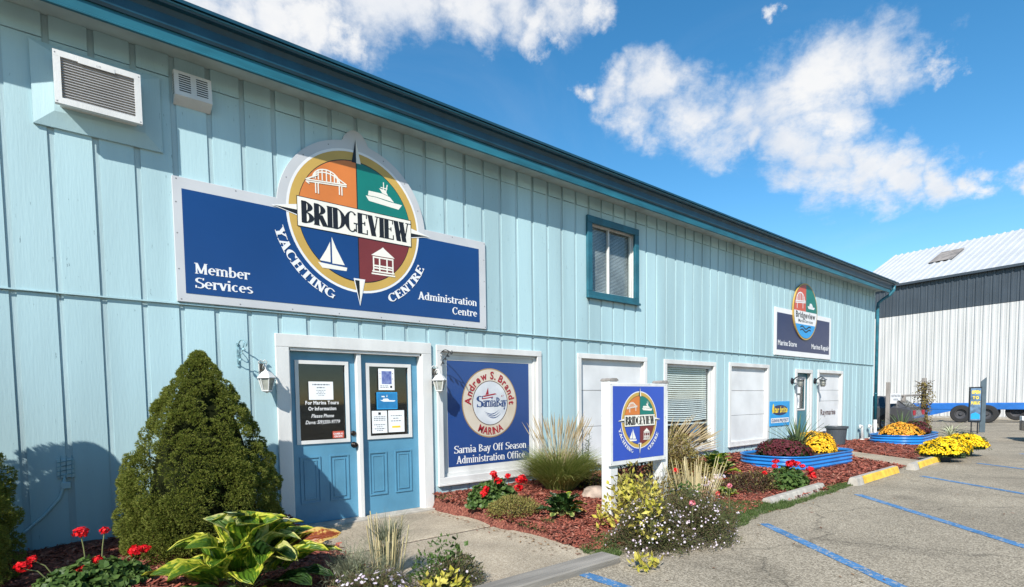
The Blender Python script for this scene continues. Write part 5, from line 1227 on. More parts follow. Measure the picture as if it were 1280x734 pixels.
shrub('goldenrod', 'yellow flowered plant between fountain grass and post', 6.05, -.80, .28, .25, .42, 1300, .035, .014, dark_l, 45, 'plant', mat2=M('dull_yellow_tips', (.32, .28, .03), .5, .1, 9, island=[(.25, .22, .02), (.42, .36, .04)]), n2=380)
# tall weed behind the grass
random.seed(46); t = thing('tall_weed', 'tall leafy green stem beside the fountain grass', 'plant', (6.05, -.70, H(6.05, -.7))); mb = MB(); st = MB()
for s in range(5):
    bx, by = U(-.1, .1), U(-.1, .1); hh = U(.55, .82); st.tube([(bx, by, 0), (bx * 1.5, by * 1.5, hh)], [.006, .003], 5)
    for i in range(40): a = i * 2.4; z = .1 + (hh - .1) * i / 40; d = Vector((math.cos(a), math.sin(a), .5)).normalized(); leafquad(mb, Vector((bx * (1 + .5 * z / hh), by * (1 + .5 * z / hh), z)), d, UPV, .075, .016)
part('stem', st, stem_m, t, world=False); part('foliage', mb, dark_l, t, world=False, stuff=True)
# ---- fountain grass
def grassplant(name, label, x, y, seed, n, r, L, lean, w, mat, nt_, tl, tlean, tarch=.5, arch=.9, plume=.13, aim=None, pw=.012, taim=None):
    random.seed(seed); t = thing(name, label, 'ornamental grass', (x, y, H(x, y) if y > -3.2 else -.06)); mb = MB(); blades(mb, n, r, L, lean, w, 4, arch, aim=aim); part('blades', mb, mat, t, world=False, stuff=True)
    if nt_: mb = MB(); tips(mb, nt_, r * .7, tl, tlean, tarch, plume, pw, taim); part('seed_heads', mb, straw, t, world=False, stuff=True)
    return t
grassplant('fountain_grass', 'large green fountain grass with straw plumes right of the office window', 5.62, -.72, 51, 4200, .20, .86, .62, .0105, grass_g, 140, .96, .26, .30, 1.1, .15, pw=.010, taim=(.35, 0, 0))
grassplant('fountain_grass', 'golden dry fountain grass leaning in front of the blinds window', 8.15, -.75, 52, 1300, .14, .72, .55, .008, straw, 160, .92, .65, .7, .9, .22, pw=.016, aim=(.35, 0, 0), taim=(.7, -.1, 0))
# ---- boulder
random.seed(5); mb = MB(); Ng = 14
import itertools
for i in range(Ng + 1):
    th = math.pi * i / Ng
    for j in range(22):
        ph = 2 * math.pi * j / 22; v = Vector((math.sin(th) * math.cos(ph), math.sin(th) * math.sin(ph), math.cos(th))); k = 1 + .16 * mnoise.noise(v * 1.5 + Vector((3, 1, 4))) + .05 * mnoise.noise(v * 5); mb.v.append((v.x * .24 * k, v.y * .17 * k, v.z * .12 * k))
for i in range(Ng):
    for j in range(22): a = i * 22 + j; b = i * 22 + (j + 1) % 22; mb.f.append((a, a + 22, b + 22, b)); mb.mi.append(0)
o = part('boulder', mb, rock, None, smooth=True); o.location = (5.72, -1.32, .09); tag(o, 'smooth tan boulder half hidden by the left sign post', 'boulder')

# ---- white flowered aster mass in front of post sign
def asterbush(x, y, label, rx, ry, rz, n, nf, seed, rzz=0, name='aster_bush', fr=.013):
    random.seed(seed); zb = -.06 if y < -3.0 else H(x, y); t = thing(name, label, 'flowering shrub', (x, y, zb), rzz); mb = MB(); mound(mb, rx, ry, rz, n, .032, .009, .0, .55, .3, .18, seed, upper=0)
    for i in range(260):
        v = rdir(.1); v.z = abs(v.z); mb.tube([(v.x * rx * .3, v.y * ry * .3, v.z * rz * .2), (v.x * rx * .7, v.y * ry * .7, v.z * rz * .65), (v.x * rx * 1.06, v.y * ry * 1.06, v.z * rz * 1.05)], [.003, .002, .001], 3, False)
    part('foliage', mb, aster_l, t, world=False, stuff=True)
    mb = MB()
    for i in range(nf):
        v = rdir(); v.z = abs(v.z); r = U(.93, 1.07) * (1 + .36 * mnoise.noise((v.x * 2.3 + seed, v.y * 2.3, v.z * 2.3))); cl = mnoise.noise((v.x * 4, v.y * 4, v.z * 4 + seed))
        if cl < U(-.5, .2): continue
        bloom(mb, Vector((v.x * rx * r, v.y * ry * r, v.z * rz * r)), (v + rdir() * .5), fr * U(.7, 1.3), 6, .2)
    part('flowers', mb, white_fl, t, world=False, stuff=True); return t
asterbush(4.50, -3.12, 'brown twiggy aster bush covered in small white flowers, left half at the lot edge', .42, .38, .46, 9500, 620, 61, fr=.011)
asterbush(5.05, -3.25, 'white flowered twiggy aster bush, right half spilling over the asphalt', .52, .44, .50, 10500, 520, 62, fr=.011)
def leafy(name, label, x, y, z, rx, ry, rz, n, L, w, mat, seed, cat='plant', up=.3):
    random.seed(seed); t = thing(name, label, cat, (x, y, z)); mb = MB(); mound(mb, rx, ry, rz, n, L, w, .03, .5, up, .25, seed, upper=0); part('foliage', mb, mat, t, world=False, stuff=True); st = MB()
    for i in range(16): v = rdir(.3); v.z = abs(v.z); st.tube([(0, 0, -.03), (v.x * rx * .6, v.y * ry * .6, v.z * rz * .7)], [.005, .003], 4, False)
    part('stems', st, stem_m, t, world=False, stuff=True); return t
leafy('yellow_leaved_shrub', 'yellow leaved plant rising out of the white asters below the sign', 4.78, -2.72, .0, .40, .34, .56, 620, .075, .038, yellow_l, 63)
leafy('yellow_leaved_shrub', 'cluster of pale yellow leaves trailing down the front of the asters', 4.36, -3.22, .05, .16, .14, .42, 110, .08, .045, yellow_l, 64)
leafy('yellow_seedling', 'small bright yellow leaved plant lying on the asphalt edge', 3.86, -3.52, -.06, .12, .10, .07, 60, .07, .04, yellow_l, 65)
leafy('bronze_foliage', 'bronze and green foliage filling the middle of the planting below the sign', 5.15, -2.75, -.02, .50, .36, .48, 1500, .05, .022, bronze_l, 69)
leafy('leafy_clump', 'dark green leafy clump between yellow leaves and cut grass stems', 5.55, -2.85, .0, .24, .22, .40, 380, .07, .04, green_l, 66)
leafy('feathery_plant', 'grey green feathery foliage behind the yellow leaves', 5.75, -2.35, .0, .34, .3, .50, 1900, .06, .005, grey_l, 67)
leafy('rusty_perennial', 'rust and yellow tinted foliage right of the left sign post', 5.25, -2.30, .0, .26, .2, .55, 420, .07, .035, olive_l, 68)
def stubs(x, y, z, label, n, r, L, seed, lean=.25, w=.012, name='cut_grass_clump'):
    random.seed(seed); t = thing(name, label, 'ornamental grass', (x, y, z)); 
    mb = MB()
    for i in range(n):
        a = U(0, 6.28); rr = r * math.sqrt(rnd()); p = Vector((rr * math.cos(a), rr * math.sin(a), 0)); l = L * U(.55, 1); d = Vector((math.cos(a) * lean * rr / r * 1.2, math.sin(a) * lean * rr / r * 1.2, 1)).normalized(); mb.tube([p, p + d * l * .5, p + d * l], [w / 2 * U(.7, 1.1)] * 3, 5)
    part('cut_stems', mb, stub_m, t, world=False, stuff=True); return t
stubs(6.15, -2.55, .0, 'bundle of pale cut grass stems standing right of the post sign', 105, .20, .70, 71, .3, .0075)
# loose coral and red flowers in the mass
def loose(x, y, z, s, m_, label):
    t = thing('single_bloom', label, 'flower', (x, y, z - .2)); mb = MB(); mb.tube([(0, 0, -.15), (0, 0, .2)], .003, 5); part('stem', mb, stem_m, t, world=False); mb = MB()
    for i in range(24): v = rdir(.2); bloom(mb, Vector((0, 0, .2)) + v * s * .6, v, s * .5, 4)
    part('flower_head', mb, m_, t, world=False)
coral = M('coral_petals', (.75, .12, .10), .5, .1, 30, trans=.2); pink = M('pink_petals', (.75, .25, .30), .5, .1, 30, trans=.2)
loose(6.6, -2.0, .40, .05, red_fl, 'red bloom beside the right sign post'); loose(5.52, -3.25, .36, .03, coral, 'coral bloom above the white asters'); loose(6.0, -3.12, .38, .035, pink, 'pink bloom at the right end of the asters'); loose(4.75, -3.42, .38, .035, pink, 'pale pink bloom among the asters in front')
# small white flowers by the pale hosta
random.seed(72); t = thing('white_alyssum', 'little white flowers beside the pale hosta', 'flower', (7.6, -1.95, .03)); mb = MB()
for i in range(60): bloom(mb, Vector((U(-.28, .3), U(-.12, .12), U(.05, .2))), rdir(.8), .026, 5)
part('flowers', mb, white_fl, t, world=False, stuff=True); mb = MB(); mound(mb, .28, .14, .14, 300, .03, .012); part('foliage', mb, grey_l, t, world=False, stuff=True)

# ---- foreground clump with stubs and white flowers
stubs(1.98, -2.42, -.02, 'clump of tall cut straw stems in the near foreground', 36, .12, .56, 81, .14, .009)
random.seed(82); t = thing('feathery_grass', 'wispy grey green grass tuft growing from the cut stems', 'ornamental grass', (2.02, -2.40, 0)); mb = MB()
for cx_, cy_, cz_, n, l in ((0, 0, .30, 220, .28), (-.28, .10, .0, 420, .36), (.10, .22, .04, 300, .42), (-.10, -.12, 0, 260, .3)):
    sub = MB(); blades(sub, n, .08, l, .5, .004, 3, .7); mb.add([Vector(v) + Vector((cx_, cy_, cz_)) for v in sub.v], sub.f)
part('blades', mb, grey_l, t, world=False, stuff=True)
asterbush(1.72, -2.72, 'sparse aster with pale pink flowers at the bottom edge beside the hosta', .34, .26, .20, 1500, 260, 83, 0, 'aster_bush', .015)
asterbush(2.36, -2.82, 'twiggy aster remnant right of the straw stems at the bottom edge', .26, .22, .22, 1700, 70, 84, 0, 'aster_bush', .011)
leafy('leafy_clump', 'dull green low foliage right of the foreground straw stems', 2.28, -2.72, -.04, .26, .2, .26, 520, .045, .02, green_l, 87)
leafy('feathery_plant', 'grey wispy foliage between the hosta and the straw stems', 1.72, -2.45, -.03, .26, .2, .30, 1500, .06, .004, grey_l, 88)
leafy('leafy_shoot', 'fresh green leafy shoot with reddish tip at the bottom centre', 2.52, -2.62, -.03, .13, .1, .26, 46, .085, .04, green_l, 85)
leafy('yellow_green_plant', 'yellow green leaves low at the bottom edge below the straw stems', 2.12, -3.0, -.05, .24, .12, .14, 150, .065, .035, yellow_l, 86)
# ---- lawn and weeds
def turf(name, label, pts, n, L, seed, mat=lawn_m, w=.006):
    random.seed(seed); mb = MB()
    for i in range(n):
        (cx_, cy_, rx, ry) = random.choice(pts); a = U(0, 6.28); r = math.sqrt(rnd()); x = cx_ + rx * r * math.cos(a); y = cy_ + ry * r * math.sin(a); z = (H(x, y) if y > -3.0 else -.06)
        d = rdir(1.0); p = Vector((x, y, z - .005)); s = Vector((U(-1, 1), U(-1, 1), 0)).normalized() * w / 2; e = p + d * L * U(.5, 1.1)
        mb.add([p - s, p + s, p.lerp(e, .6) + s * .8, e, p.lerp(e, .6) - s * .8], [(0, 1, 2, 4), (4, 2, 3)])
    o = part(name, mb, mat); tag(o, label, 'grass', kind='stuff')
turf('grass_patch', 'strip of short green turf between asters and concrete kerb', [(6.3, -2.95, .55, .26), (6.9, -2.9, .5, .26), (7.4, -3.02, .4, .16), (6.0, -3.0, .4, .3), (6.7, -2.72, .5, .2)], 15000, .05, 91)
turf('grass_patch', 'weedy grass fringe along the outer side of the kerbs', [(8.0, -3.08, .5, .07), (8.9, -3.06, .5, .07), (9.6, -2.98, .4, .1), (10, -3.0, .3, .06)], 3000, .05, 92, w=.008)
turf('grass_patch', 'grass tuft at the end of the landscape timber', [(4.0, -2.9, .22, .16), (4.3, -2.75, .2, .15), (3.95, -3.05, .15, .08)], 3200, .05, 93)
turf('grass_patch', 'sparse weeds along the walkway edge of the mulch bed', [(3.95, -.25, .12, .12), (4.02, -.8, .06, .3), (3.95, -1.9, .08, .3), (4.25, -1.9, .08, .1)], 700, .04, 94)

# ---- oval steel planters
def rrect(lx, ly, r, n=8):
    P = []
    for cx_, cy_, a0 in ((lx / 2 - r, ly / 2 - r, 0), (-lx / 2 + r, ly / 2 - r, 90), (-lx / 2 + r, -ly / 2 + r, 180), (lx / 2 - r, -ly / 2 + r, 270)):
        for i in range(n + 1): a = R_(a0 + 90 * i / n); P.append((cx_ + r * math.cos(a), cy_ + r * math.sin(a)))
    return P
def planter(x, y, z, lx, ly, h, rz, label):
    t = thing('raised_planter', label, 'planter', (x, y, z), R_(rz), 'blue ribbed steel planters'); base = rrect(lx, ly, ly * .42); n = len(base)
    def shell(prof, nm, mat, smooth=True):
        mb = MB()
        for off, zz_ in prof:
            for (a, b) in base:
                l = math.hypot(a, b); ca = Vector((a, b)); 
                # offset outward
                k = 1 + off / max(.2, l); mb.v.append((a * k, b * k, zz_))
        for i in range(len(prof) - 1):
            for j in range(n): j2 = (j + 1) % n; mb.f.append((i * n + j, i * n + j2, (i + 1) * n + j2, (i + 1) * n + j)); mb.mi.append(0)
        return part(nm, mb, mat, t, world=False, smooth=smooth)
    prof = []
    m = 44
    for i in range(m + 1): f = i / m; prof.append((.013 * math.sin(f * 3.5 * 2 * math.pi - 1.57), h * f))
    shell(prof, 'ribbed_wall', planter_blue)
    shell([(.02, h - .01), (.028, h + .004), (.018, h + .014), (-.008, h + .01), (-.012, h - .03)], 'rim', planter_blue)
    mb = MB(); mb.add([(a * .985, b * .985, h - .05) for a, b in base], [tuple(range(n))]); part('soil', mb, soil, t, world=False); return t
P1 = planter(11.75, -1.45, .03, 2.75, 1.35, .25, -3, 'bright blue ribbed steel planter with burgundy and yellow mums by the far door')
P2 = planter(20.0, -1.12, -.03, 2.9, 1.35, .28, 3, 'far blue ribbed steel planter with orange mums at the building corner')
def mum(x, y, z, rx, ry, rz, mat, label, n=900, seed=1, fr=.03, leaf=dark_l, name='chrysanthemum', lo=.12, pot=False):
    random.seed(seed); t = thing(name, label, 'flower', (x, y, z)); mb = MB(); mound(mb, rx * 1.0, ry * 1.0, rz * 1.0, 1900, .05, .02, 0, .3, .3, .10, seed, upper=0); part('foliage', mb, leaf, t, world=False, stuff=True)
    core = MB(); core.lathe([(rx * .86 * math.cos(a), rz * .86 * math.sin(a)) for a in [R_(9 * k) for k in range(11)]], 16); part('inner_leaves', core, spruce_in, t, world=False, smooth=True)
    mb = MB()
    for i in range(n):
        v = rdir(); v.z = abs(v.z)
        if v.z < lo + .25 * mnoise.noise((v.x * 3, v.y * 3, seed)): continue
        r = 1.02 + .22 * mnoise.noise((v.x * 2.5, v.y * 2.5, v.z * 2.5 + seed)) + U(-.03, .04); bloom(mb, Vector((v.x * rx * r, v.y * ry * r, v.z * rz * r)), v + rdir() * .35, fr * U(.75, 1.2), 7, .35)
    part('flowers', mb, mat, t, world=False, stuff=True)
    if pot:
        mb = MB(); mb.lathe([(0, -.16), (.14, -.16), (.18, .02), (.19, .03), (.17, .05), (0, .05)], 18); part('pot', mb, pot_m, t, world=False, smooth=True)
    return t
mum(11.15, -1.45, .24, .56, .48, .33, burg_fl, 'round burgundy mum in the left of the near blue planter', 1900, 101, .022, leaf=dark_l)
mum(12.55, -1.42, .24, .46, .44, .38, gold_fl, 'round golden yellow mum in the right of the near blue planter', 1500, 102, .026, lo=0)
mum(19.55, -1.15, .22, .62, .5, .34, orange_fl, 'orange mum in the far blue planter', 1400, 103, .028, lo=0)
mum(20.75, -1.2, .22, .42, .42, .36, burg_fl, 'dark burgundy mum at the right of the far blue planter', 900, 104, .024)
mum(15.0, -3.15, .08, .44, .44, .32, yellow_fl, 'potted bright yellow mum nearest the yellow kerb', 1700, 105, .024, lo=.18, pot=True)
mum(15.95, -3.05, .10, .42, .42, .30, yellow_fl, 'middle potted yellow mum of the three on the asphalt', 1500, 106, .024, lo=.1, pot=True)
mum(16.75, -3.2, .12, .46, .44, .34, yellow_fl, 'farthest potted yellow mum of the three on the asphalt', 1700, 107, .024, lo=.18, pot=True)
def spiky(x, y, z, L, label, n=26, seed=1, w=.035, mat=M('dracaena_spike', (.09, .13, .06), .45, .15, 8, island=[(.06, .10, .04), (.14, .19, .09)], trans=.2), arch=.4, lean=.9, name='spike_plant'):
    random.seed(seed); t = thing(name, label, 'plant', (x, y, z))
    for i in range(n):
        mb = MB(); a = i * 2.399; th = lean * (i + .5) / n; out = Vector((math.cos(a), math.sin(a), 0)); side = Vector((-out.y, out.x, 0)) * w / 2; cur = Vector((0, 0, 0)); l = L * U(.8, 1.1); V = []
        for k in range(6):
            ww = (.55, 1, .95, .75, .4, .03)[k]; V += [cur + side * ww, cur + Vector((0, 0, -w * .15)), cur - side * ww]; cur = cur + (out * math.sin(th) + UPV * math.cos(th)) * l / 5; th += arch / 5
        mb.add(V, [f for k in range(5) for f in ((3 * k, 3 * k + 1, 3 * k + 4, 3 * k + 3), (3 * k + 1, 3 * k + 2, 3 * k + 5, 3 * k + 4))]); part('leaf', mb, mat, t, world=False)
    return t
spiky(12.0, -1.35, .28, .80, 'dracaena spike plant between the two mums of the near planter', 24, 111, .05)
spiky(20.35, -.95, .25, .75, 'dracaena spike plant in the far blue planter', 22, 112, .05)
spiky(23.2, -1.6, -.05, .65, 'pale variegated strappy plant behind the potted yellow mums', 34, 113, .05, M('variegated_strap_leaf', (.40, .42, .26), .5, .1, 8, island=[(.20, .26, .10), (.60, .60, .45)]), 1.1, 1.2, 'strappy_plant')
# ---- dark pots by the far door
def pot(x, y, z, r, h, label):
    t = thing('plant_pot', label, 'plant pot', (x, y, z)); mb = MB(); mb.lathe([(0, 0), (r * .78, 0), (r * .95, h - .06), (r * 1.06, h - .06), (r * 1.08, h), (r * .98, h), (r * .92, h - .05), (0, h - .06)], 24); part('body', mb, pot_m, t, world=False, smooth=False)
    mb = MB(); mb.lathe([(0, h - .055), (r * .9, h - .055)], 24); part('soil', mb, soil, t, world=False)
pot(16.65, -.42, .06, .27, .52, 'charcoal plant pot standing right of the far door'); pot(14.45, -.35, .06, .25, .36, 'dark green pot left of the far door behind the planter')

# ================================================================== BACKGROUND
# ---- shed
dS = Vector((math.sin(R_(8.6)), math.cos(R_(8.6)), 0)); nS = Vector((dS.y, -dS.x, 0)); P0 = Vector((43.5, -.8, -.07))
t = thing('storage_shed', 'tall white metal storage shed with charcoal top band behind the lot', 'building', tuple(P0))
def ribbed(t0, t1, z0, z1, mat, name, pitch=.42, depth=.05, wn_=.09):
    mb = MB(); x = t0
    def pt(s, dep, z): q = dS * s - nS * dep; return (q.x, q.y, z)
    V = []; s = t0
    while s < t1:
        for (ds, dep) in ((0, 0), (.03, depth), (.03 + wn_, depth), (.06 + wn_, 0), (.5 * pitch, 0), (.5 * pitch + .02, depth * .4), (.5 * pitch + .06, depth * .4), (.5 * pitch + .08, 0)): V.append((s + ds, dep))
        s += pitch
    for (a, b) in V: mb.v += [pt(a, b, z0), pt(a, b, z1)]
    for i in range(len(V) - 1): mb.f.append((2 * i, 2 * i + 2, 2 * i + 3, 2 * i + 1)[::-1]); mb.mi.append(0)
    return part(name, mb, mat, t, world=False)
ribbed(-14, 10, 0.12, 6.88, shed_white, 'white_cladding'); ribbed(-14, 10, 6.90, 8.98, shed_dark, 'charcoal_cladding')
mb = MB()
def shp(s, w, z): q = dS * s + nS * w; return (q.x, q.y, z)
mb.add([shp(-14, .0, 9.07), shp(10, 0, 9.07), shp(10, 7, 12.57), shp(-14, 7, 12.57)], [(0, 1, 2, 3)]); mb.v = []; mb.f = []; mb.mi = []
s = -14.3; V = []
while s < 10.15: V += [(s, 0), (s + .05, .07), (s + .12, .07), (s + .17, 0)]; s += .42
for (a, b) in V: mb.v += [shp(a, -.25, 8.95 + b), shp(a, 7, 12.57 + b), shp(a, 14.25, 8.95 + b)]
for i in range(len(V) - 1): mb.f += [(3 * i, 3 * i + 1, 3 * i + 4, 3 * i + 3), (3 * i + 1, 3 * i + 2, 3 * i + 5, 3 * i + 4)]; mb.mi += [0, 0]
part('roof', mb, shed_roof, t, world=False)
mb = MB(); mb.add([shp(10, .02, .1), shp(10, 14, .1), shp(10, 14, 9), shp(10, 7, 12.5), shp(10, .02, 9)], [(0, 1, 2, 3, 4)]); mb.add([shp(-14, .02, .1), shp(-14, 14, .1), shp(-14, 14, 9), shp(-14, 7, 12.5), shp(-14, .02, 9)], [(4, 3, 2, 1, 0)]); mb.add([shp(-14, 14, .1), shp(10, 14, .1), shp(10, 14, 9), shp(-14, 14, 9)], [(3, 2, 1, 0)]); part('gable_wall', mb, shed_white, t, world=False)
mb = MB(); mb.add([shp(-14.3, -.28, 8.88), shp(10.1, -.28, 8.88), shp(10.1, -.28, 9.03), shp(-14.3, -.28, 9.03), shp(-14.3, -.1, 8.88), shp(10.1, -.1, 8.88), shp(10.1, -.1, 9.03), shp(-14.3, -.1, 9.03)], [(0, 3, 2, 1), (4, 5, 6, 7), (0, 1, 5, 4), (3, 7, 6, 2)]); part('eaves_trim', mb, shed_dark, t, world=False)
mb = MB(); mb.add([shp(-14, -.03, .0), shp(10, -.03, .0), shp(10, -.03, .12), shp(-14, -.03, .12)], [(3, 2, 1, 0)]); part('base_strip', mb, concrete, t, world=False)
mb = MB(); a0, a1, w0, w1 = 4.9, 6.3, 3.0, 5.0; zf = lambda w: 9.14 + w * .5
mb.add([shp(a0, w0, zf(w0) + .05), shp(a1, w0, zf(w0) + .05), shp(a1, w1, zf(w1) + .05), shp(a0, w1, zf(w1) + .05)], [(0, 1, 2, 3)]); part('skylight', mb, M('aged_skylight', (.26, .23, .20), .5, .2, 3), t, world=False)
# ---- boat trailer
t = thing('boat_trailer', 'long blue boat trailer parked along the white shed', 'trailer', (37.3, 0, -.06))
def TB(y): return 37.3 - .1 * y
mb = MB()
Mt = Matrix.Translation((37.3, 0, 0)) @ Matrix.Rotation(R_(5.7), 4, 'Z')
mb.bbox(-.12, .12, -9, 4.2, .62, .95, .02, Mt); part('side_beam', mb, trailer_m, t)
mb = MB(); mb.bbox(1.9, 2.14, -9, 4.2, .62, .95, .02, Mt); part('side_beam', mb, trailer_m, t)
mb = MB(); mb.prismx([(1.0, .62), (2.6, .20), (3.4, .25), (3.4, .62)], -.10, .10)
mb.v = [tuple(Mt @ Vector(v)) for v in mb.v]; part('gusset_plate', mb, trailer_m, t)
for yy in (3.2, 1.5, -2.5, -5, -7.5):
    mb = MB(); mb.bbox(.12, 1.9, yy - .08, yy + .08, .64, .84, .02, Mt); part('cross_member', mb, trailer_m, t)
def wheel(parent, x, y, z, r, w, M0=None, name='wheel'):
    Mx = (M0 or Matrix.Identity(4)) @ Matrix.Translation((x, y, z)) @ Matrix.Rotation(R_(-90), 4, 'Y')
    mb = MB(); mb.lathe([(r * .56, -w / 2), (r * .92, -w / 2), (r, -w * .36), (r, w * .36), (r * .92, w / 2), (r * .56, w / 2)], 28, Mx); o = part('tyre', mb, tyre_m, parent, smooth=False)
    mb = MB(); mb.lathe([(r * .57, w * .49), (r * .50, w * .40), (r * .45, w * .15), (r * .2, w * .12), (r * .16, w * .35), (0, w * .35)], 20, Mx); part('rim', mb, galv if name == 'rim' else M('dark_wheel_steel', (.05, .05, .055), .5, .1, 5), o)
    mb = MB()
    return o
for yy in (.88, -.16): wheel(t, -.25, yy, .40, .46, .34, Mt)
wheel(t, 2.3, -1.2, .46, .46, .30, Mt)
wheel(t, 2.3, -.1, .46, .46, .30, Mt)
for yy in (-3.0, -3.8): mb = MB(); mb.bbox(-.06, .06, yy - .06, yy + .06, -.05, .62, .01, Mt); part('stand_leg', mb, iron, t)
# ---- car behind the corner
def car(x, y, rz, label, paint=car_m):
    t = thing('parked_car', label, 'car', (x, y, -.06), rz)
    # local: length along +y (front), width x from -.9 to .9
    sidep = [(-2.2, .32), (-2.25, .55), (-2.2, .85), (-2.05, .98), (-1.75, 1.02), (1.0, 1.0), (2.0, .85), (2.2, .6), (2.2, .3)]
    mb = MB(); n = len(sidep); W_ = .86
    secs = [(-W_ - .0, .0), (W_, .0)]
    layers = []
    for (xx, k) in ((-W_, .93), (-W_ - .03, 1.0), (W_ + .03, 1.0), (W_, .93)):
        pass
    def ringx(xx, sh): return [(xx, a * (1 - sh * .02), b - (sh * .05 if b > .9 else 0)) for a, b in sidep]
    R0 = ringx(-.90, 1.2); R1 = ringx(-.82, 0); R2 = ringx(.82, 0); R3 = ringx(.90, 1.2); allv = R0 + R1 + R2 + R3; f = []
    for q in range(3):
        for i in range(n): f.append((q * n + i, q * n + (i + 1) % n, (q + 1) * n + (i + 1) % n, (q + 1) * n + i))
    f += [tuple(range(n))[::-1], tuple(3 * n + i for i in range(n))]; mb.add(allv, f); body = part('body', mb, paint, t, world=False)
    cab = [(-2.0, .98), (-1.45, 1.40), (-1.0, 1.46), (.1, 1.47), (.5, 1.40), (1.25, 1.0)]; m = len(cab)
    mb = MB(); A = [(-.84, a, b) for a, b in cab]; A = [(-.86 + .22 * (b - .98) / .5, a, b) for a, b in cab]; C = [(-x_, a, b) for x_, a, b in A]
    mb.add(A + C, [(i, i + 1, m + i + 1, m + i) for i in range(m - 1)] + [tuple(range(m))[::-1], tuple(range(m, 2 * m))]); part('cabin', mb, paint, t, world=False)
    for sx in (-1, 1):
        def wx(b): return sx * (.868 - .22 * (b - .98) / .5)
        for P in ([(-1.75, 1.04), (-1.35, 1.36), (-1.02, 1.39), (-.95, 1.04)], [(-.88, 1.04), (-.92, 1.40), (-.1, 1.41), (-.08, 1.04)], [(.0, 1.04), (.0, 1.41), (.35, 1.37), (.95, 1.04)]):
            mb = MB(); V = [(wx(b), a, b) for a, b in P]; mb.add(V, [(0, 1, 2, 3)]); part('side_window', mb, car_glass, t, world=False)
    for P in ([(-1.93, 1.02), (-1.50, 1.36)], [(1.18, 1.03), (.56, 1.36)]):
        mb = MB(); (a0, b0), (a1, b1) = P; s_ = -.02 if a0 < 0 else .02; mb.add([(-.75, a0 + s_, b0 + .02), (.75, a0 + s_, b0 + .02), (.62, a1 + s_, b1 + .02), (-.62, a1 + s_, b1 + .02)], [(0, 1, 2, 3)]); part('windscreen', mb, car_glass, t, world=False)
    for wx_, wy in ((-.78, -1.35), (-.78, 1.4), (.78, -1.35), (.78, 1.4)):
        Mx = Matrix.Translation((wx_, wy, .32)) @ Matrix.Rotation(R_(-90 if wx_ < 0 else 90), 4, 'Y')
        mb = MB(); mb.lathe([(0, -.12), (.22, -.12), (.31, -.12), (.33, -.08), (.33, .11), (.31, .135), (.22, .135)], 24, Mx); w_ = part('wheel', mb, tyre_m, t, world=False)
        mb = MB(); mb.lathe([(.22, .137), (.19, .11), (.06, .10), (.05, .14), (0, .14)], 20, Mx)
        for k in range(5): a = 2 * math.pi * k / 5; mb.tube([Mx @ Vector((.04 * math.cos(a), .04 * math.sin(a), .13)), Mx @ Vector((.2 * math.cos(a), .2 * math.sin(a), .13))], .022, 5)
        part('rim', mb, galv, w_, world=False)
        mb = MB(); sx = -1 if wx_ < 0 else 1; xx = sx * .903
        P = [(xx, wy + .39 * math.cos(R_(a)), .33 + .39 * math.sin(R_(a))) for a in range(-4, 185, 12)]; mb.add(P, [tuple(range(len(P)))]); part('wheel_arch', mb, tyre_m, t, world=False)
    for s_ in (-1, 1):
        mb = MB(); mb.bbox(s_ * .6 - .14, s_ * .6 + .14, 2.17, 2.215, .62, .76, .01); part('headlight', mb, paper, t, world=False)
        mb = MB(); mb.bbox(s_ * .72 - .12, s_ * .72 + .12, -2.26, -2.2, .66, .86, .01); part('tail_light', mb, red_s, t, world=False)
        mb = MB(); mb.bbox(s_ * .98 - .1, s_ * .98 + .1, .72, .84, .98, 1.12, .02); part('mirror', mb, paint, t, world=False)
    return t
car(27.25, 2.55, R_(2), 'dark grey hatchback mostly hidden behind the building corner')
# ---- old post frame with board and vine
t = thing('garden_trellis', 'weathered grey post and rail trellis with small white notice board behind the far planter', 'trellis', (26.6, 1.0, -.06))
mb = MB(); mb.bbox(25.87, 26.01, .97, 1.10, -.1, 1.95, .01); part('post', mb, wood_v, t); mb = MB(); mb.bbox(28.9, 29.06, .50, .65, -.1, 2.15, .01); part('post', mb, wood_v, t)
mb = MB(); mb.bbox(27.2, 27.32, .78, .90, -.1, 1.42, .01); part('post', mb, wood_v, t)
mb = MB(); mb.tube([(25.94, 1.03, 1.38), (27.3, .84, 1.40), (28.98, .57, 1.42)], .045, 6); part('rail', mb, wood_v, t)
mb = MB(); nb = Matrix.Translation((26.45, .93, 1.08)) @ Matrix.Rotation(R_(-8), 4, 'Z'); mb.bbox(-.42, .42, -.02, .02, 0, .42, .005, nb); part('notice_board', mb, sign_white, t)
for s_, x_, z_, h_, w_ in (('RESTRICTED', -.36, .27, .09, .72), ('AREA', -.2, .13, .08, .4)):
    mb = MB(); text(mb, s_, x_, z_, -.022, h_, w_, bold=.03); mb.v = [tuple(nb @ Vector(v)) for v in mb.v]; part('lettering', mb, print_grey, t)
random.seed(121); t = thing('climbing_vine', 'brown leaved vine climbing the right grey post', 'vine', (28.85, .5, -.06)); mb = MB(); st = MB()
for s in range(9):
    pts = []; a = U(0, 6)
    for k in range(10): z = 2.1 * k / 9; pts.append((.12 * math.cos(a + z * 3) + (.0 if k < 7 else U(-.5, .5)), .12 * math.sin(a + z * 3) + (0 if k < 7 else U(-.4, .4)), z))
    st.tube(pts, .008, 4, False)
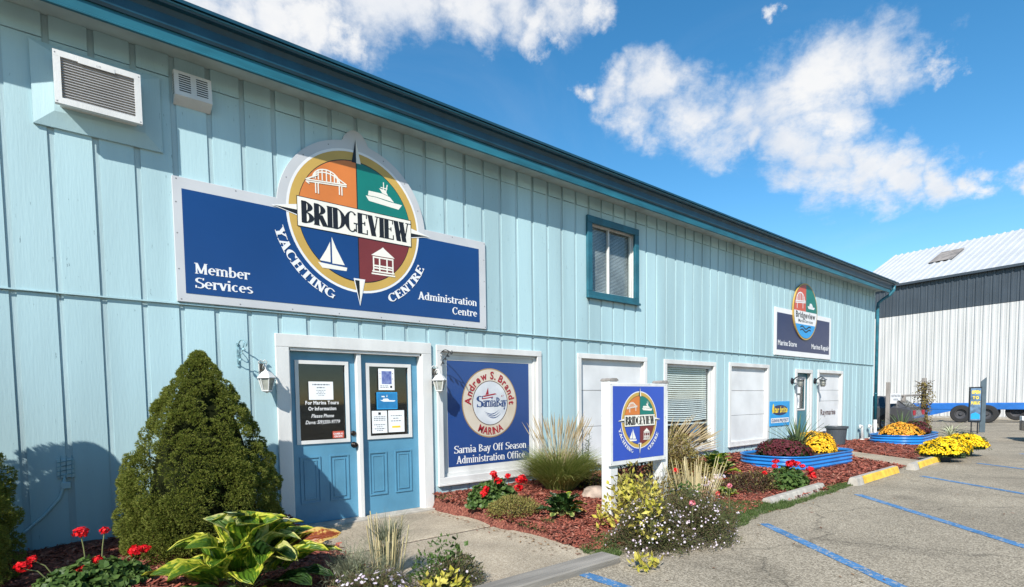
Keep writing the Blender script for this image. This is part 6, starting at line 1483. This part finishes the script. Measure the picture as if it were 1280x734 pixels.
for i in range(900): z = U(.1, 2.0); r = U(.05, .38) * (1.2 if 1.1 < z < 1.6 else .75); a = U(0, 6.28); leafquad(mb, Vector((r * math.cos(a) - .15 * (z > 1), r * math.sin(a), z)), rdir(), rdir(.5), .09, .05)
part('stems', st, bark, t, world=False, stuff=True); part('foliage', mb, bronze_l, t, world=False, stuff=True)
# ---- menu style stand
t = thing('sign_stand', 'narrow upright sign stand with yellow lettering on two legs in the lot', 'sign', (26.55, -1.6, -.06)); ns = Matrix.Translation((26.55, -1.6, -.06)) @ Matrix.Rotation(R_(-55), 4, 'Z')
mb = MB(); mb.bbox(-.2, .2, -.03, .03, .45, 1.75, .01, ns); part('frame', mb, iron, t)
mb = MB(); poly(mb, [(-.165, .5), (.165, .5), (.165, 1.7), (-.165, 1.7)], -.033); mb.v = [tuple(ns @ Vector(v)) for v in mb.v]; part('poster', mb, M('stand_blue_grey', (.10, .17, .26), .5, .3, 6), t)
for i, (w_, h_, s_) in enumerate(((.27, .12, 'OPEN'), (.2, .10, 'TO'), (.28, .11, 'PUBLIC'))):
    mb = MB(); text(mb, s_, 0, 1.5 - i * .20, -.036, h_, w_, bold=.05, align='c'); mb.v = [tuple(ns @ Vector(v)) for v in mb.v]; part('lettering', mb, yellow_s, t)
mb = MB(); poly(mb, [(-.14, .55), (.14, .55), (.14, .72), (.0, .8), (-.14, .74)], -.036); mb.v = [tuple(ns @ Vector(v)) for v in mb.v]; part('picture', mb, sky_s, t)
for s in (-.1, .1): mb = MB(); mb.tube([ns @ Vector((s, 0, 0)), ns @ Vector((s, 0, .46))], .022, 8); part('leg', mb, iron, t)
t = thing('tall_board', 'tall dark slanted board standing behind the sign stand', 'board', (27.6, -1.75, -.06)); mb = MB(); nb = Matrix.Translation((27.6, -1.62, -.06)) @ Matrix.Rotation(R_(-50), 4, 'Z'); mb.prism([(-.07, 0), (.12, 0), (.12, 2.12), (-.07, 1.95)], -.02, .02); mb.v = [tuple(nb @ Vector(v)) for v in mb.v]; part('board', mb, M('slate_board', (.07, .10, .12), .5, .1, 5), t)
# ---- unseen car added past the right edge to cast the shadow reaching into view
car(23.9, -5.55, R_(20), 'unseen car added just beyond the right edge of the view to cast a shadow', car_m)
